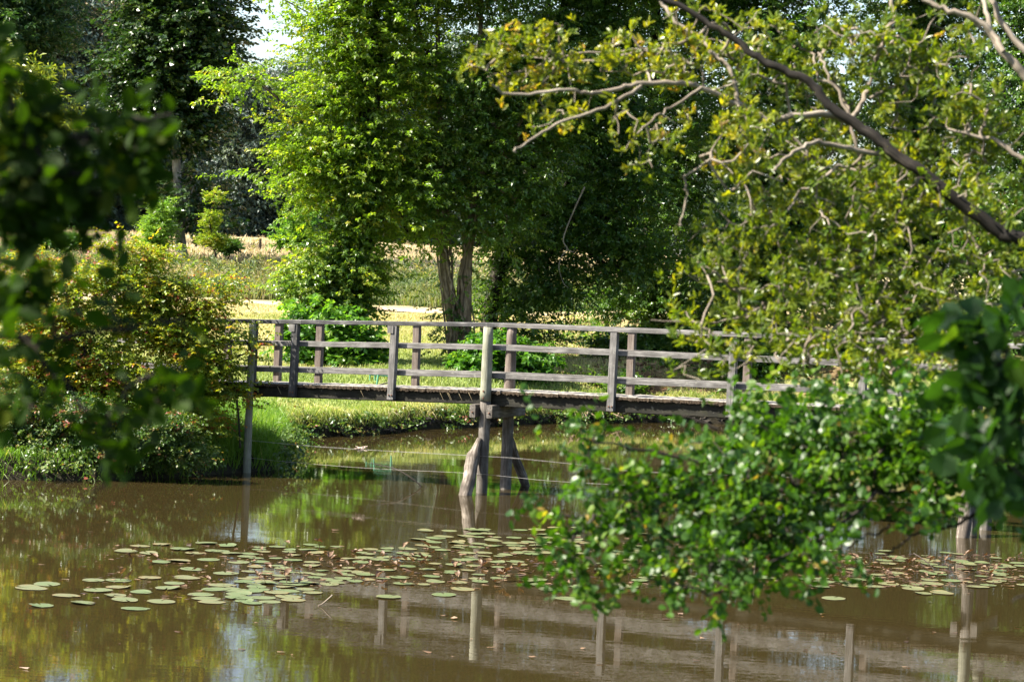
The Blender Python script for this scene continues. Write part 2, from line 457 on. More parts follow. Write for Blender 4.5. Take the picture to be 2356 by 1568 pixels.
def soil_col(X, Y, sd):
    n = vnoise(X, Y, 2.3, 5)
    n2 = vnoise(X, Y, 0.8, 9)
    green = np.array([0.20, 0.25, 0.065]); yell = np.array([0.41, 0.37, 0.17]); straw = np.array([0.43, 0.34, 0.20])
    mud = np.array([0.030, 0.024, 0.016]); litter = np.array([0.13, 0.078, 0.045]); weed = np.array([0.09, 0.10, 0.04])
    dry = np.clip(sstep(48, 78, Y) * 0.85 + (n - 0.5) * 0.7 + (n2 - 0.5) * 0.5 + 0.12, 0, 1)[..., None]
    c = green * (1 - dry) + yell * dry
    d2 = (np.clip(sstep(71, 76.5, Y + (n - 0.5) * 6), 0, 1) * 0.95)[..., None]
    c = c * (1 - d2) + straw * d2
    w = (sstep(81, 83, Y) * (1 - sstep(90, 94, Y)))[..., None]
    c = c * (1 - w) + weed * w
    mdw = sstep(90, 94, Y)[..., None]
    c = c * (1 - mdw) + straw * mdw
    lt = (sstep(1.0, 2.5, X + (n - .5) * 2) * sstep(56, 59, Y) * (1 - sstep(72, 80, Y)) * np.clip(0.45 + (n2 - 0.5) * 2.2, 0, 1))[..., None]
    c = c * (1 - lt) + litter * lt
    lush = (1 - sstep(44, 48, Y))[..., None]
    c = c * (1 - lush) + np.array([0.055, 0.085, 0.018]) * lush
    md = (1 - sstep(0.16, 0.42, sd + (n2 - .5) * 0.25))[..., None]
    return c * (1 - md) + mud * md


def seg(*spans):
    out = []
    for a, b, s in spans:
        out.append(np.arange(a, b, s))
    return np.unique(np.round(np.concatenate(out), 4))


gx = seg((-2500, -200, 230), (-200, -60, 12), (-60, -15, 1.5), (-15, 15, 0.2), (15, 60, 1.5), (60, 200, 12), (200, 2501, 230))
gy = seg((-300, -20, 40), (-20, 10, 1.5), (10, 36, 0.5), (36, 62, 0.2), (62, 100, 0.7), (100, 240, 5), (240, 2600, 150))
GX, GY = np.meshgrid(gx, gy)
SD = pond_sd(GX, GY)
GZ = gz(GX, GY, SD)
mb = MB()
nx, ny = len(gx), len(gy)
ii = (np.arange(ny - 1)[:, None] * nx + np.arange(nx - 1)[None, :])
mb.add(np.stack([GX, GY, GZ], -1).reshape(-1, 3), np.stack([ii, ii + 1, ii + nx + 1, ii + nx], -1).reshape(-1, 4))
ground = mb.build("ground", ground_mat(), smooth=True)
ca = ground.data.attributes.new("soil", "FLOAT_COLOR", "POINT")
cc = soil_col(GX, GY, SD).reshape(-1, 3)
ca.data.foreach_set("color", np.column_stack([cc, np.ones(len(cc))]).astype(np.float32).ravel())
tag(ground, kind="structure")

# dry footpath along the far edge of the lawn
mb = MB()
xs = np.arange(-40, 9.1, 0.5)
yc = 79.2 + 0.35 * np.sin(xs * 0.21)
L, Rr = yc - 0.55, yc + 0.55
rows = [L, L + 0.4, Rr - 0.4, Rr]
V = np.stack([np.stack([xs, r, gz(xs, r) + 0.03], -1) for r in rows], 1).reshape(-1, 3)
k = len(xs)
F = [(4 * i + j, 4 * i + 4 + j, 4 * i + 5 + j, 4 * i + 1 + j) for i in range(k - 1) for j in range(3)]
mb.add(V, F)
tag(mb.build("path", plain_mat("pale dry earth", (0.36, 0.27, 0.17), 0.95)), kind="structure")


# water
def water_mat():
    m, nt, out = new_mat("muddy water")
    pb = N(nt, "ShaderNodeBsdfPrincipled")
    pb.inputs["Base Color"].default_value = (0.0235, 0.0173, 0.0063, 1)
    pb.inputs["Roughness"].default_value = 0.012
    pb.inputs["IOR"].default_value = 1.33
    tc = N(nt, "ShaderNodeTexCoord")
    mp = N(nt, "ShaderNodeMapping"); mp.inputs["Scale"].default_value = (0.45, 1.0, 1.0)
    nt.links.new(tc.outputs["Object"], mp.inputs[0])
    n1 = N(nt, "ShaderNodeTexNoise", i_Scale=9.0, i_Detail=3.0, i_Roughness=0.55)
    n2 = N(nt, "ShaderNodeTexNoise", i_Scale=1.1, i_Detail=2.0)
    nt.links.new(mp.outputs[0], n1.inputs["Vector"]); nt.links.new(mp.outputs[0], n2.inputs["Vector"])
    b1 = N(nt, "ShaderNodeBump", i_Strength=0.5, i_Distance=0.0008)
    b2 = N(nt, "ShaderNodeBump", i_Strength=0.5, i_Distance=0.003)
    nt.links.new(n1.outputs[0], b1.inputs["Height"]); nt.links.new(n2.outputs[0], b2.inputs["Height"])
    nt.links.new(b2.outputs[0], b1.inputs["Normal"]); nt.links.new(b1.outputs[0], pb.inputs["Normal"])
    nt.links.new(pb.outputs[0], out.inputs[0])
    return m


mb = MB()
wx = np.linspace(-22, 20, 22); wy = np.linspace(8, 66, 30)
WX, WY = np.meshgrid(wx, wy)
ii = (np.arange(29)[:, None] * 22 + np.arange(21)[None, :])
mb.add(np.stack([WX, WY, WX * 0], -1).reshape(-1, 3), np.stack([ii, ii + 1, ii + 23, ii + 22], -1).reshape(-1, 4))
tag(mb.build("water", water_mat(), smooth=True), kind="structure")


# ------------------------------------------------------------------ foliage helpers
def frames(d, spin=None):
    """rotation matrices whose columns are (direction, side, up)"""
    d = norm(d)
    up = np.tile([0.0, 0, 1.0], (len(d), 1)) + rng.normal(0, 0.25, (len(d), 3))
    s = norm(np.cross(up, d))
    u = np.cross(d, s)
    if spin is not None:
        c, si = np.cos(spin)[:, None], np.sin(spin)[:, None]
        s, u = c * s + si * u, -si * s + c * u
    return np.stack([d, s, u], -1)


def scatter(mb, tv, tf4, tf3, lid, Rm, T, S, tint_i, tint_sd=0.12):
    m, n = len(T), len(tv)
    V = np.einsum("mij,nj->mni", Rm, tv) * S[:, None, None] + T[:, None, :]
    nl = lid.max() + 1
    lt = np.clip(tint_i[:, None] + rng.normal(0, tint_sd, (m, nl)), 0, 1)
    tint = lt[:, lid]
    off = (np.arange(m) * n)[:, None, None]
    F4 = (np.asarray(tf4)[None] + off).reshape(-1, 4) if len(tf4) else None
    F3 = (np.asarray(tf3)[None] + off).reshape(-1, 3) if len(tf3) else None
    mb.add(V.reshape(-1, 3), F4, F3, tint.ravel())


def rot_dir(az, el):
    return np.stack([np.cos(el) * np.cos(az), np.cos(el) * np.sin(az), np.sin(el)], -1)


def spray(nl, L, ll, lw, spread=0.9, droop=0.25, tuft=False):
    """flat twig of simple folded leaves (four corners each), twig along +x"""
    V, F, lid = [], [], []
    for i in range(nl):
        t = (i + 0.6) / nl
        base = np.array([t * L, rng.normal(0, 0.03 * L), rng.normal(0, 0.05 * L)])
        sgn = 1 if i % 2 else -1
        a = sgn * rng.uniform(0.4, 1.25) * spread
        el = rng.normal(-droop, 0.4)
        d = rot_dir(np.array(a), np.array(el))
        s = norm(np.cross(d, norm(np.array([0, 0, 1.0]) + rng.normal(0, 0.45, 3))))
        u = np.cross(s, d)
        k = ll * rng.uniform(0.7, 1.2)
        w = lw * rng.uniform(0.75, 1.2)
        V += [base, base + d * k * 0.5 + s * w / 2 + u * 0.12 * k, base + d * k, base + d * k * 0.5 - s * w / 2 + u * 0.12 * k]
        F.append((4 * i, 4 * i + 1, 4 * i + 2, 4 * i + 3)); lid += [i] * 4
    return np.array(V), np.array(F), np.zeros((0, 3), int), np.array(lid)


OV = np.array([(0, 0), (0.3, 0.36), (0.68, 0.40), (1.0, 0.0)])


def oval_leaf(base, d, nrm, ll, lw, shape="oval", fold=0.16, curl=0.1):
    """one leaf with a folded midrib and curved blade: 8 corners"""
    d = norm(d)
    s = norm(np.cross(nrm, d)); u = np.cross(d, s)
    xs = {"oval": (0.32, 0.68), "round": (0.35, 0.75), "lance": (0.35, 0.7)}[shape]
    ws = {"oval": (0.46, 0.42), "round": (0.46, 0.50), "lance": (0.40, 0.40)}[shape]
    pt = lambda x, y, z: base + d * ll * x + s * lw * y + u * ll * z
    z = lambda x: -curl * x * x
    V = [pt(0, 0, 0), pt(xs[0], 0, z(xs[0])), pt(xs[1], 0, z(xs[1])), pt(1, 0, z(1)),
         pt(xs[0], ws[0], z(xs[0]) + fold * .5), pt(xs[1], ws[1], z(xs[1]) + fold * .4),
         pt(xs[0], -ws[0], z(xs[0]) + fold * .5), pt(xs[1], -ws[1], z(xs[1]) + fold * .4)]
    return V, [(1, 2, 5, 4), (2, 1, 6, 7)], [(0, 1, 4), (2, 3, 5), (1, 0, 6), (3, 2, 7)]


def leaf_set(nl, L, ll, lw, shape, mode):
    """tuft at a twig tip or a twig with alternate leaves, of curved leaves"""
    V, F4, F3, lid = [], [], [], []
    for i in range(nl):
        if mode == "tuft":
            a = rng.uniform(-1.3, 1.3); el = rng.uniform(-0.5, 1.2)
            base = np.array([rng.uniform(-0.35, 0.1) * L, 0, 0])
            d = rot_dir(np.array(a), np.array(el))
        else:
            t = (i + 0.5) / nl
            base = np.array([t * L, rng.normal(0, 0.02 * L), rng.normal(0, 0.04 * L)])
            a = (1 if i % 2 else -1) * rng.uniform(0.5, 1.3); el = rng.normal(-0.15, 0.45)
            d = rot_dir(np.array(a), np.array(el))
        nr = norm(np.array([0, 0, 1.0]) + rng.normal(0, 0.5, 3))
        v, f4, f3 = oval_leaf(base, d, nr, ll * rng.uniform(0.7, 1.15), lw * rng.uniform(0.75, 1.15), shape, curl=rng.uniform(0.0, 0.25))
        o = len(V)
        V += v; F4 += [tuple(x + o for x in f) for f in f4]; F3 += [tuple(x + o for x in f) for f in f3]; lid += [i] * 8
    return np.array(V), np.array(F4), np.array(F3), np.array(lid)


def grow(seed, targets, step=0.35, sag=0.06, up=0.0):
    """connect every target to the nearest point already grown; returns chains of points and a radius weight each"""
    seed = np.asarray(seed, float); targets = np.asarray(targets, float)
    order = np.argsort(np.min(np.linalg.norm(targets[:, None] - seed[None, ::max(1, len(seed) // 60)], axis=-1), axis=1))
    nodes = [p for p in seed]; par = [-1] * len(seed); tipw = [0] * len(seed); arr = np.empty((len(seed) + len(targets) * 14, 3)); n = len(seed)
    arr[:n] = seed
    chains = []
    for ti in order:
        t = targets[ti]
        dv = arr[:n] - t
        # favour joints that lie below / behind, as real twigs do
        k = int(np.argmin((dv ** 2).sum(1)))
        a = arr[k]
        L = np.linalg.norm(t - a)
        m = int(min(12, max(2, round(L / step))))
        tt = np.linspace(0, 1, m + 1)[1:, None]
        side = rng.normal(0, 1, 3) * sag * L
        side[2] += up * L
        pts = a + (t - a) * tt + side * np.sin(tt * math.pi) + rng.normal(0, 0.015 * L, (m, 3)) * (tt < 1)
        idx = [k]
        for q in pts:
            arr[n] = q; par.append(idx[-1]); tipw.append(0); idx.append(n); n += 1
        tipw[-1] = 1
        chains.append(idx)
    w = np.array(tipw, float)
    for i in range(n - 1, -1, -1):
        if par[i] >= 0:
            w[par[i]] += w[i]
    return arr[:n], chains, w


def grow_tubes(mb, seed, targets, r0, rmax, step=0.35, sag=0.06, nseg=4, up=0.0, p=0.5):
    pts, chains, w = grow(seed, targets, step, sag, up)
    for c in chains:
        ww = w[c[1:]]
        r = np.minimum(rmax, r0 * np.power(np.maximum(ww, 1), p))
        r = np.concatenate([[r[0]], r])
        tube(mb, pts[c], r, nseg if r.max() < 0.05 else 6, cap=False)


def lobe_pts(lobes, depth, n, shell=0.75, shrink=0.0):
    """sample n points in ellipsoids given in photo pixels (px, py, rx, ry[, depth offset, depth radius])"""
    out = []
    vol = np.array([l[2] * l[3] for l in lobes], float)
    cnt = rng.multinomial(n, vol / vol.sum())
    for l, c in zip(lobes, cnt):
        do = l[4] if len(l) > 4 else 0.0
        ctr = P(l[0], l[1], depth + do)
        k = (depth + do) / FPX
        rx, rz = [max(0.4 * q, q - shrink / k) for q in l[2:4]]
        rd = l[5] if len(l) > 5 else 0.62 * (rx + rz) / 2 * k
        d = norm(rng.normal(0, 1, (c, 3)))
        r = rng.random(c) ** (1 / 3.0)
        r = r * (1 - shell) + shell * (0.55 + 0.45 * r)
        out.append(ctr + d * r[:, None] * np.array([rx * k, rd, rz * k]))
    return np.concatenate(out)


def make_tree(name, label, cat, depth, trunks, radii, lobes, nclump, per, sp, mat, bark="bark", sig=0.35, group=None,
              tint=(0.5, 0.2), branch_r=0.012, rmax=0.12, step=0.6, scale=(0.8, 1.2), extra=None, shell=0.75, flat=0.55, nseg=4, basez=None, droop=0.25, shrink=0.45):
    """trunk(s) through photo pixels at a depth, limbs grown to leaf clumps, and the leaves themselves"""
    paths = [smooth_path([P(x, y, depth) for x, y in t], 6) for t in trunks]
    for p in paths:
        g = float(gz(p[0][0], p[0][1])) if basez is None else basez
        if p[0][2] > g:
            p[0][2] = g - 0.1
    base = paths[0][0]
    root = empty(name, tuple(base), label, cat, group)
    mt = MB()
    seed = []
    for p, r in zip(paths, radii):
        q = p - base
        rr = np.linspace(1, 0.25, len(q)) * r
        rr[:3] *= np.array([1.35, 1.15, 1.05])[: len(rr[:3])]
        tube(mt, q, rr, 10, wob=0.10)
        seed.append(q[1:])
    clumps = lobe_pts(lobes, depth, nclump, shell, shrink) - base
    if extra is not None:
        clumps = np.vstack([clumps, extra - base])
    grow_tubes(mt, np.concatenate(seed), clumps, branch_r, rmax, step, 0.10, nseg)
    mt.build("trunk", M[bark], root, True)
    ml = MB()
    fill_sprays(ml, clumps, per, sp, sig, tint, scale, flat, droop)
    ml.build("crown", mat if not isinstance(mat, str) else M[mat], root)
    return root


def fill_sprays(ml, clumps, per, sp, sig, tint, scale, flat=0.55, droop=0.25, ctr=None):
    n = len(clumps)
    ct = np.clip(rng.normal(tint[0], tint[1], n), 0, 1)
    idx = np.repeat(np.arange(n), per)
    off = rng.normal(0, 1, (len(idx), 3)) * np.array([1, 1, flat]) * sig
    T = clumps[idx] + off
    d = off / (sig + 1e-6) + rng.normal(0, 0.7, (len(idx), 3))
    d[:, 2] = d[:, 2] * 0.4 - droop
    S = rng.uniform(*scale, len(idx))
    ti = np.clip(ct[idx] + rng.normal(0, 0.06, len(idx)), 0, 1)
    sel = rng.integers(0, len(sp), len(idx))
    Rm = frames(d)
    for k, s in enumerate(sp):
        q = sel == k
        if q.any():
            scatter(ml, s[0], s[1], s[2], s[3], Rm[q], T[q], S[q], ti[q])


def blades(mb, X, Y, h, w, lean, tint, droopy=0.0, zoff=0.0, dirbias=None):
    """grass blades: a quad and a tip triangle each"""
    n = len(X)
    Z = gz(X, Y) + zoff
    az = rng.uniform(0, 2 * math.pi, n)
    dv = np.stack([np.cos(az), np.sin(az), np.zeros(n)], -1) * rng.random(n)[:, None] * lean
    if dirbias is not None:
        dv = dv + np.asarray(dirbias)
    wa = rng.uniform(-1.2, 1.2, n)
    wv = np.stack([np.cos(wa), np.sin(wa), np.zeros(n)], -1) * (w / 2)[:, None]
    b = np.stack([X, Y, Z], -1)
    mid = b + np.stack([dv[:, 0] * h * .45, dv[:, 1] * h * .45, h * 0.6], -1)
    tip = b + np.stack([dv[:, 0] * h * 1.25, dv[:, 1] * h * 1.25, h * (1 - droopy * np.clip(np.hypot(dv[:, 0], dv[:, 1]), 0, 1.5))], -1)
    V = np.stack([b - wv, b + wv, mid + wv * .8, mid - wv * .8, tip], 1).reshape(-1, 3)
    i = np.arange(n)[:, None] * 5
    mb.add(V, i + np.array([[0, 1, 2, 3]]), i + np.array([[3, 2, 4]]), np.repeat(np.clip(tint, 0, 1), 5))


# ------------------------------------------------------------------ footbridge
TH = R(24.0)
AX = np.array([math.cos(TH), -math.sin(TH), 0]); AW = np.array([math.sin(TH), math.cos(TH), 0])
C0 = W(1110, 1132)
BW = 0.76


def B(px, py, o=0.0):
    """(t, z) where the ray of a pixel meets the upright plane of the near bridge side, pushed o metres away"""
    d = ray(px, py)
    q = C0 + AW * o - CAM
    s = np.dot(q[:2], AW[:2]) / np.dot(d[:2], AW[:2])
    p = CAM + d * s
    return float(np.dot(p[:2] - C0[:2], AX[:2])), float(p[2])


def BL(t, o, z):
    return np.array([t, o, z])


bridge = empty("footbridge", (C0[0], C0[1], 0), "narrow weathered wooden footbridge with three-rail sides crossing the pond", "bridge", rz=-TH)


def line(ptsL, ptsR):
    a, b = B(*ptsL[0]), B(*ptsL[1]); c, d = B(*ptsR[0]), B(*ptsR[1])
    sl, sr = (b[1] - a[1]) / (b[0] - a[0]), (d[1] - c[1]) / (d[0] - c[0])
    zl = a[1] + sl * (0 - a[0]); zr = c[1] + sr * (0 - c[0]); z0 = (zl + zr) / 2
    return lambda t: z0 + (sl if t < 0 else sr) * t


deckZ = line(((426, 874), (1117, 896)), ((1178, 900), (2193, 949)))
topZ = line(((470, 733.5), (1138, 743)), ((1178, 745), (2140, 784)))
midZ = line(((614, 790), (1130, 799.5)), ((1165, 801), (2142, 845)))
lowZ = line(((614, 849), (1040, 860.5)), ((1303, 872), (2242, 914)))
botZ = line(((589, 910), (1115, 926)), ((1203, 937), (1554, 958)))
tA, tB = B(250, 800)[0], B(2620, 800)[0]
knots = [tA, B(583, 800)[0], 0.0, B(2255, 850)[0], tB]
SIDE = np.array([0, 1.0, 0])

# deck of cross planks
mb = MB(); mm = MB()
t = tA
while t < tB:
    w = rng.uniform(0.125, 0.16)
    z = deckZ(t + w / 2) - 0.024
    o0, o1 = -0.035 + rng.normal(0, 0.012), BW + 0.035 + rng.normal(0, 0.012)
    dz = rng.normal(0, 0.0025)
    beam(mb, (t + w / 2, o0, z + dz), (t + w / 2, o1, z + dz), w - rng.uniform(0.006, 0.014), 0.045, (1, 0, 0), 0.005, 2, 0.0008)
    # ragged moss hanging over the plank ends
    xs_ = np.linspace(t - 0.002, t + w + 0.002, 7)
    lo = z - 0.020 - np.abs(rng.normal(0, 0.012, 7)); hi = z + 0.017 + rng.normal(0, 0.002, 7)
    fo = o0 - 0.004 - np.abs(rng.normal(0.004, 0.004, 7))
    V_ = np.concatenate([np.column_stack([xs_, np.full(7, o0 + 0.01), hi]), np.column_stack([xs_, fo, hi - 0.003]), np.column_stack([xs_, fo, lo]), np.column_stack([xs_, np.full(7, o0 + 0.02), lo])])
    mm.add(V_, [(a_ * 7 + i_, a_ * 7 + i_ + 1, a_ * 7 + i_ + 8, a_ * 7 + i_ + 7) for a_ in range(3) for i_ in range(6)])
    for _ in range(5):
        if rng.random() < 0.8:
            c = np.array([t + rng.uniform(0, w), o0 - 0.010, z + rng.uniform(-0.032, 0.010)])
            r = rng.uniform(0.008, 0.020)
            dd = norm(rng.normal(0, 1, (8, 3)))
            mm.add(c + dd * r * np.array([1.4, 0.5, 1.0]), None, [(0, 1, 2), (2, 3, 4), (4, 5, 6), (6, 7, 0), (1, 3, 5)], rng.random())
    t += w
deck = mb.build("deck", M["deckwood"], bridge)
tag(mm.build("moss", M["moss"], deck), kind="stuff")

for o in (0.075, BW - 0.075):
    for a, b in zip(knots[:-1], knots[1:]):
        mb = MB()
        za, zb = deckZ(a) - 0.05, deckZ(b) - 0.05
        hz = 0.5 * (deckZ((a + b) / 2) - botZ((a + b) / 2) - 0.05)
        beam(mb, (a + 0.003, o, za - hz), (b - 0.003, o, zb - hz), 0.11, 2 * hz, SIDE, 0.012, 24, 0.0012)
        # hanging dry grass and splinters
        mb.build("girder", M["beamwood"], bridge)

# straws caught below the deck edge
mb = MB()
for px, py, q, s in [(830, 905, 890, 0), (1030, 0, 0, 1), (1290, 905, 0, 0), (1315, 0, 0, 0), (1345, 0, 0, 0), (1375, 0, 0, 0), (1405, 0, 0, 0), (640, 0, 0, 0)]:
    t0 = B(px / 1.2733 if px > 1200 else px, 905)[0]
    z0 = deckZ(t0) - 0.045
    tube(mb, [BL(t0, -0.035, z0), BL(t0 + 0.03, -0.04, z0 - 0.05), BL(t0 + 0.075, -0.035, z0 - 0.13)], [0.004, 0.003, 0.0015], 4)
tag(mb.build("straw", M["grass_straw"], deck), kind="stuff")

near_x = [468, 682, 909, 1416, 1690, 1992]
far_x = [522, 733, 957, 1452, 1720, 2020]


def bolt(parent, c):
    m = MB()
    tube(m, [c, c + np.array([0, -0.012, 0]), c + np.array([0, -0.018, 0])], [0.014, 0.014, 0.007], 8)
    m.build("bolt", M["rust"], parent)


for i, px in enumerate(near_x):
    t0 = B(px, 800)[0]
    mb = MB()
    zb = botZ(t0) + (0.01 if i in (0, 3) else 0.03)
    lean = rng.normal(0, 0.008)
    beam(mb, (t0 - 0.01, -0.035 - 0.008, zb), (t0 + lean, -0.038, topZ(t0) - 0.062), 0.115, 0.105, (1, 0, 0), 0.007, 8, 0.0012)
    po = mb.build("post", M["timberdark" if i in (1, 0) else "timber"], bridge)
    for k in range(2):
        bolt(po, np.array([t0 - 0.03 + 0.05 * k, -0.094, zb + 0.07]))
    if i in (1, 2):
        mb = MB()
        beam(mb, (t0 - 0.045, -0.095, topZ(t0) - 0.065 - 0.12), (t0 - 0.045, -0.095, topZ(t0) - 0.065), 0.11, 0.02, (1, 0, 0), 0.004, 1)
        mb.build("block", M["timber"], po)
for i, px in enumerate(far_x):
    t0 = B(px, 800, BW)[0]
    mb = MB()
    beam(mb, (t0, BW + 0.04, botZ(t0) + 0.02), (t0 + rng.normal(0, 0.008), BW + 0.04, topZ(t0) - 0.062), 0.115, 0.10, (1, 0, 0), 0.007, 8, 0.0012)
    mb.build("post", M["timberbrown"], bridge)

# rails: cap rail over the posts, two rails inside them, joints at the piles
cuts_top = [tA, B(700, 738)[0], B(1152, 744)[0], B(1760, 770)[0], tB]
for side, oc in ((0, -0.03), (1, BW + 0.03)):
    for a, b in zip(cuts_top[:-1], cuts_top[1:]):
        mb = MB()
        ks = [a + 0.002] + [k for k in (0.0,) if a + 0.1 < k < b - 0.1] + [b - 0.002]
        for u, v in zip(ks[:-1], ks[1:]):
            beam(mb, (u, oc, topZ(u) - 0.03), (v, oc, topZ(v) - 0.03), 0.135, 0.06, SIDE, 0.006, 10, 0.0012)
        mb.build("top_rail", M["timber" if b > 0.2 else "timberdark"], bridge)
    ri = 0.035 if side == 0 else BW - 0.035
    for zf, nm, hh in ((midZ, "middle_rail", 0.076), (lowZ, "lower_rail", 0.080)):
        for a, b in zip(knots[:-1], knots[1:]):
            mb = MB()
            beam(mb, (a + 0.003, ri, zf(a)), (b - 0.003, ri, zf(b)), 0.036, hh, SIDE, 0.004, 14, 0.0010)
            mb.build(nm, M["timber"], bridge)


def pile(tx, o, zbot, ztop, r, upper=True, lean=0.0, um="polegreen"):
    mb = MB()
    cut = botZ(tx) + 0.05
    zs = np.linspace(zbot, cut if upper else ztop, 12)
    tube(mb, [BL(tx + lean * (zz - ztop), o, zz) for zz in zs], np.linspace(r * 1.08, r, 12), 14, wob=0.03)
    pi = mb.build("pile", M["polegrey"], bridge, True)
    if upper:
        mb = MB()
        zs = np.linspace(cut + 0.004, ztop, 10)
        tube(mb, [BL(tx + lean * (zz - ztop), o - 0.008, zz) for zz in zs], np.linspace(r * 1.06, r * 0.92, 10), 14, wob=0.02)
        up = mb.build("pile_top", M[um], pi, True)
        for dz in (0.05, 0.16):
            mb = MB()
            c = BL(tx, o - r * 1.05 - 0.006, cut + dz)
            tube(mb, [c, c + np.array([0, -0.014, 0])], [0.017, 0.012], 8)
            mb.build("bolt", M["rust"], pi)
    return pi


def raker(b0, b1, r0, r1, knob):
    mb = MB()
    q = smooth_path([b0, b0 + (b1 - b0) * 0.35, b0 + (b1 - b0) * 0.66 + np.array([-0.03, 0, 0]), b1], 5)
    rr = np.interp(np.linspace(0, 1, len(q)), [0, 0.5, 0.72, 0.85, 1], [r0, r0 * 0.98, r0 * knob, r1 * 1.1, r1 * 0.7])
    tube(mb, q, rr, 14, wob=0.07)
    return mb.build("raking_log", M["log"], bridge, True)


zt = topZ(0) - 0.062
pile(0.0 + 0.02, -0.075, -0.5, zt, 0.085)
tf = B(1190, 800, BW)[0]
pile(0.02, BW + 0.075, -0.5, zt, 0.088, um="timberbrown")
raker(BL(-0.02, -0.66, -0.12), BL(-0.01, -0.17, 0.86), 0.105, 0.06, 1.12)
raker(BL(0.03, BW + 0.98, -0.15), BL(0.02, BW + 0.16, 0.86), 0.075, 0.06, 1.0)
zc = botZ(0) - 0.105
for dt in (-0.185, 0.185):
    mb = MB()
    beam(mb, (0.02 + dt * 0.78, -0.24, zc), (0.02 + dt * 0.78, BW + 0.30, zc), 0.10, 0.205, (1, 0, 0), 0.012, 6, 0.002)
    cb = mb.build("cross_beam", M["polegrey"], bridge)
    bolt(cb, np.array([0.02 + dt * 0.78, -0.24, zc - 0.02]))

# left pile (tall thin pole) and its twin, right pair
tl = B(585, 800)[0]
mb = MB()
zs = np.linspace(-0.4, topZ(tl) - 0.062, 16)
tube(mb, [BL(tl + 0.004 * k, -0.085, zz) for k, zz in enumerate(zs - zs)] if False else [BL(tl, -0.085, zz) for zz in zs], np.interp(zs, [-0.4, 1.2, 1.45, 2.7], [0.072, 0.060, 0.06, 0.064]), 12, wob=0.02)
mb.build("pile", M["polegreen"], bridge, True)
mb = MB()
beam(mb, (tl, BW + 0.05, botZ(tl)), (tl, BW + 0.05, topZ(tl) - 0.062), 0.115, 0.11, (1, 0, 0), 0.007, 8, 0.001)
mb.build("post", M["timberbrown"], bridge)
mb = MB()
beam(mb, (tl + 0.01, -0.02, deckZ(tl) - 0.02), (tl + 0.01, -0.02, topZ(tl) - 0.062), 0.10, 0.075, (1, 0, 0), 0.006, 8, 0.001)
mb.build("post", M["timberdark"], bridge)
tr_ = B(2255, 850)[0]
pile(tr_, -0.075, -0.5, topZ(tr_) - 0.062, 0.085)
pile(tr_, BW + 0.075, -0.5, topZ(tr_) - 0.062, 0.085)
raker(BL(tr_ - 0.02, -0.55, -0.12), BL(tr_, -0.17, 0.80), 0.10, 0.06, 1.1)
for dt in (-0.145, 0.145):
    mb = MB()
    zc2 = botZ(tr_) - 0.105
    beam(mb, (tr_ + dt, -0.24, zc2), (tr_ + dt, BW + 0.30, zc2), 0.10, 0.205, (1, 0, 0), 0.012, 6, 0.002)
    mb.build("cross_beam", M["polegrey"], bridge)


def bw(t, o, z):
    return np.array([C0[0], C0[1], 0]) + AX * t + AW * o + np.array([0, 0, z])


# strands of wire from pile to pile
for pts, lab in (([(576, 1013), (594, 1015), (700, 1024), (829, 1033), (960, 1041), (1087, 1048), (1185, 1053), (1330, 1068), (1476, 1085), (1900, 1100), (2250, 1108)], "upper of two thin wires strung between the bridge piles above the water"),
                 ([(576, 1053), (589, 1054), (664, 1062), (839, 1076), (1080, 1088), (1178, 1097), (1303, 1108), (1700, 1130), (2037, 1153), (2250, 1157)], "lower of two thin wires strung between the bridge piles above the water")):
    mb = MB()
    q = smooth_path([bw(B(x, y, -0.165)[0], -0.165, B(x, y, -0.165)[1]) for x, y in pts], 5)
    tube(mb, q, 0.0028, 5)
    if lab.startswith("upper"):
        q2 = q + np.array([0, 0, 0.012]) * np.sin(np.linspace(0, 18, len(q)))[:, None]
        tube(mb, q2, 0.0018, 4)
    tag(mb.build("fence_wire", M["wire"]), lab, "wire", "wires between the bridge piles")
t0, z0 = B(829, 1033, -0.165)
mb = MB()
for k in range(26):
    c = bw(t0 + rng.normal(0, 0.04), -0.165 + rng.normal(0, 0.015), z0 + rng.normal(0.01, 0.015))
    dd = norm(rng.normal(0, 1, 3)) * rng.uniform(0.03, 0.08) * np.array([1.4, 1, 0.5])
    tube(mb, [c - dd, c + rng.normal(0, 0.01, 3), c + dd], [0.004, 0.007, 0.002], 4)
tag(mb.build("drift_debris", M["foam"]), "small pale scrap of dead weed caught on the upper wire", "debris")

# ------------------------------------------------------------------ small things round the pond
# dead stick rising from the water
b = W(969, 1120)
mb = MB()
q = smooth_path([b + np.array([0.02, 0, -0.25]), b, P(940, 1095, b[1]), P(910, 1078, b[1] + 0.05), P(880, 1071, b[1] + 0.1), P(851, 1064, b[1] + 0.12)], 6)
tube(mb, q, np.linspace(0.013, 0.006, len(q)), 6, wob=0.15)
q = smooth_path([P(962, 1111, b[1]), P(971, 1110, b[1]), P(983, 1122, b[1]), P(986, 1127, b[1])], 4)
tube(mb, q, 0.0045, 5)
tag(mb.build("dead_stick", M["twig"], None, True), "thin dark dead stick arching out of the water beside the centre piles", "stick")

# pale lump at the tip of the left bank
b = W(646, 1061)
mb = MB()
for k in range(40):
    c = np.array([rng.normal(0, 0.055), rng.normal(0, 0.04), abs(rng.normal(0.03, 0.025))])
    dd = norm(rng.normal(0, 1, (6, 3))) * rng.uniform(0.02, 0.05)
    mb.add(c + dd, None, [(0, 1, 2), (2, 3, 4), (4, 5, 0), (1, 3, 5)], rng.random())
o = mb.build("drift_debris", M["foam"]); o.location = b
tag(o, "pale clump of floating scum at the tip of the grassy left bank", "debris")

